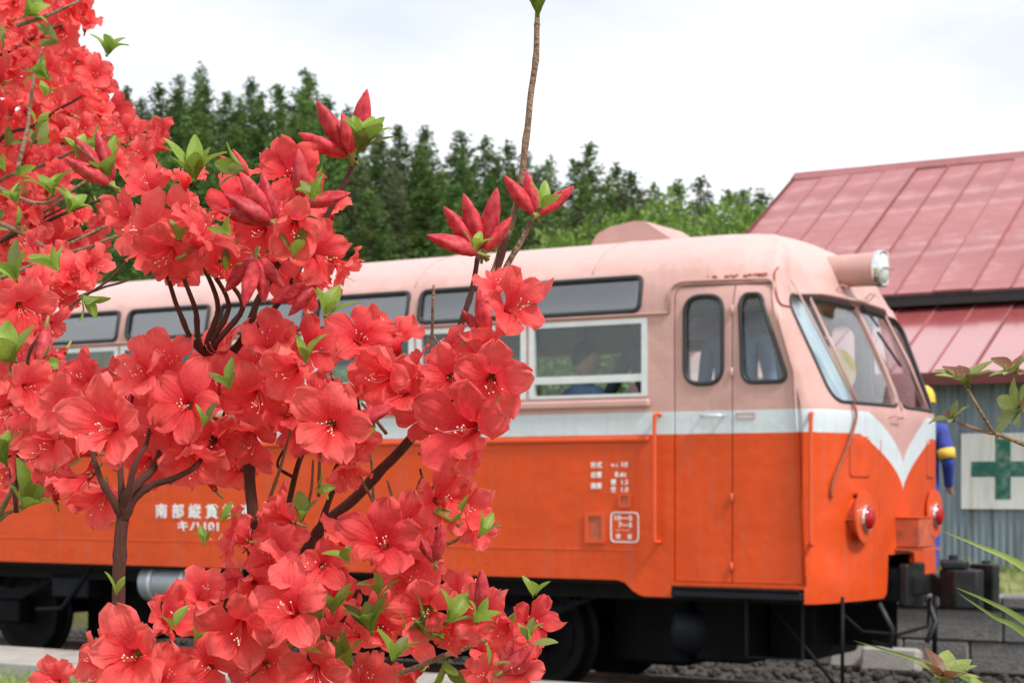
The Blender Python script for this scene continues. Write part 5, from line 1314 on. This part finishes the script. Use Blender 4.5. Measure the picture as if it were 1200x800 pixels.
for pts in ([(-20, 210, 1.6), (40, 238, 1.58), (80, 225, 1.58), (130, 190, 1.58)], [(0, 262, 1.58), (30, 275, 1.56), (65, 290, 1.56), (130, 262, 1.56)], [(20, 30, 1.56), (70, 12, 1.56), (118, -12, 1.58)], [(-10, 330, 1.55), (40, 310, 1.55), (100, 290, 1.55), (140, 275, 1.55)], [(20, 200, 1.56), (32, 150, 1.56), (40, 90, 1.57), (48, 60, 1.58)]):
    B2.branch(pts, .0026, .0012, TWIG)

# ================================================================== RHODODENDRON at the right, grass clumps
def rleaf_mesh(seed, m):
    return leaf_mesh(seed, m, .19)
RL = [rleaf_mesh(41, RLEAF), rleaf_mesh(42, RLEAF), rleaf_mesh(43, RLEAF), rleaf_mesh(44, RLEAFB)]
Cb = Bush('rhododendron with glossy olive leaves reaching in before the shed', 1420, 1.5)
Cb.o.name = 'rhododendron_shrub'; Cb.o['category'] = 'rhododendron'
def rros(b, x, y, sz, Y, ang, n, spread, dark=.15):
    p = at(x, y, Y); a0 = R(ang); ax = Vector((math.cos(a0), -.25, math.sin(a0))).normalized(); u = ax.orthogonal().normalized(); w_ = ax.cross(u)
    for i in range(n):
        a = 6.283 * i / n + rng.uniform(-.2, .2); d = ax * .55 + (u * math.cos(a) + w_ * math.sin(a)) * spread * rng.uniform(.7, 1.2)
        d.normalize(); z = ax - d * ax.dot(d); z = z.normalized() if z.length > 1e-3 else d.orthogonal(); yv = z.cross(d)
        o = b.put('leaf', RL[3] if rng.random() < dark else RL[rng.randrange(3)], p, Matrix((d, yv, z)).transposed().to_quaternion(), sz * rng.uniform(.75, 1.1) * Y / FPX)
    for k in range(3):
        q = Vector((rng.gauss(0, .3), -.3, 1)); o = b.put('bud', BUDS[k], p + Vector((rng.gauss(0, .003), 0, .004)), q.to_track_quat('Z', 'Y'), 5 * Y / FPX); o.data = RB
def rbud():
    mb = MB(); mb.lathe([(.05, -1), (.3, -.5), (.34, 0), (.2, .6), (.02, 1)], (0, 0, 0), (0, 0, 1), 8); return mb.mesh('bud', CALYX, True)
RB = rbud()
Cb.branch([(1330, 640, 1.5), (1260, 545, 1.46), (1200, 520, 1.44), (1166, 508, 1.42), (1140, 501, 1.42), (1122, 494, 1.42)], .0030, .0016, TWIG, ground=True)
Cb.branch([(1166, 508, 1.42), (1150, 485, 1.41), (1140, 468, 1.41), (1133, 455, 1.41)], .0018, .0015, TWIG)
Cb.branch([(1300, 600, 1.48), (1230, 500, 1.45), (1206, 470, 1.44), (1196, 480, 1.44)], .0024, .0014, TWIG)
Cb.branch([(1300, 600, 1.48), (1240, 480, 1.45), (1210, 440, 1.43), (1186, 440, 1.42)], .0024, .0014, TWIG)
rros(Cb, 1133, 450, 40, 1.41, 100, 11, 1.0); rros(Cb, 1118, 492, 30, 1.42, 120, 7, .9); rros(Cb, 1196, 480, 46, 1.43, 160, 7, 1.1, .1); rros(Cb, 1190, 436, 36, 1.42, 120, 6, 1.0, .7); rros(Cb, 1215, 460, 40, 1.45, 60, 6, 1.0)
Db = Bush('young rhododendron shoot with reddish new leaf tips low beside the block wall', 1112, 1.35)
Db.o.name = 'rhododendron_shrub'; Db.o['category'] = 'rhododendron'
Db.branch([(1112, 900, 1.35), (1106, 830, 1.35), (1104, 800, 1.35)], .0030, .0022, TWIG, ground=True)
rros(Db, 1104, 800, 52, 1.35, 80, 9, .75, .3); rros(Db, 1150, 825, 40, 1.35, 80, 7, .8, .4); Db.branch([(1112, 880, 1.35), (1140, 850, 1.35), (1150, 828, 1.35)], .0022, .0016, TWIG)
# arching grass blades from a clump off to the right
gc = empty('tall_grass_clump', (at(1330, 0, 1.5).x, 1.5, .30)); tag(gc, 'long arching green grass blades reaching in low before the shed wall', 'grass')
def long_blade(pts, wd):
    c = catmull([at(*p) for p in pts], 6); v = []; f = []; n = len(c); base = Vector(gc.location)
    for i, p in enumerate(c):
        t = (c[min(i + 1, n - 1)] - c[max(i - 1, 0)]).normalized(); s_ = t.cross(Vector((0, -1, 0))).normalized() * wd * min(1, (n - 1 - i) / n * 2.4 + .03)
        p = p - base; v += [p - s_, p + Vector((0, wd * .35, 0)), p + s_]
    for i in range(n - 1):
        for k in range(2): a = i * 3 + k; f.append((a, a + 3, a + 4, a + 1))
    link('blade', mesh_from('blade', v, f, GRASSB, smooth=True), gc)
B0 = (1330, 2400, 1.5)
long_blade([B0, (1310, 900, 1.5), (1270, 720, 1.47), (1200, 664, 1.45), (1150, 640, 1.44), (1104, 622, 1.43)], .0030)
long_blade([B0, (1330, 960, 1.5), (1290, 790, 1.5), (1200, 727, 1.48), (1160, 705, 1.47), (1120, 688, 1.46)], .0028)
long_blade([B0, (1320, 1000, 1.5), (1280, 810, 1.5), (1200, 741, 1.47), (1165, 722, 1.46), (1122, 694, 1.45)], .0028)
long_blade([B0, (1300, 1100, 1.5), (1220, 860, 1.48), (1130, 792, 1.46), (1060, 768, 1.45), (1000, 750, 1.44)], .0026)
long_blade([B0, (1340, 1100, 1.5), (1330, 800, 1.5), (1300, 620, 1.5), (1260, 520, 1.5)], .0028)
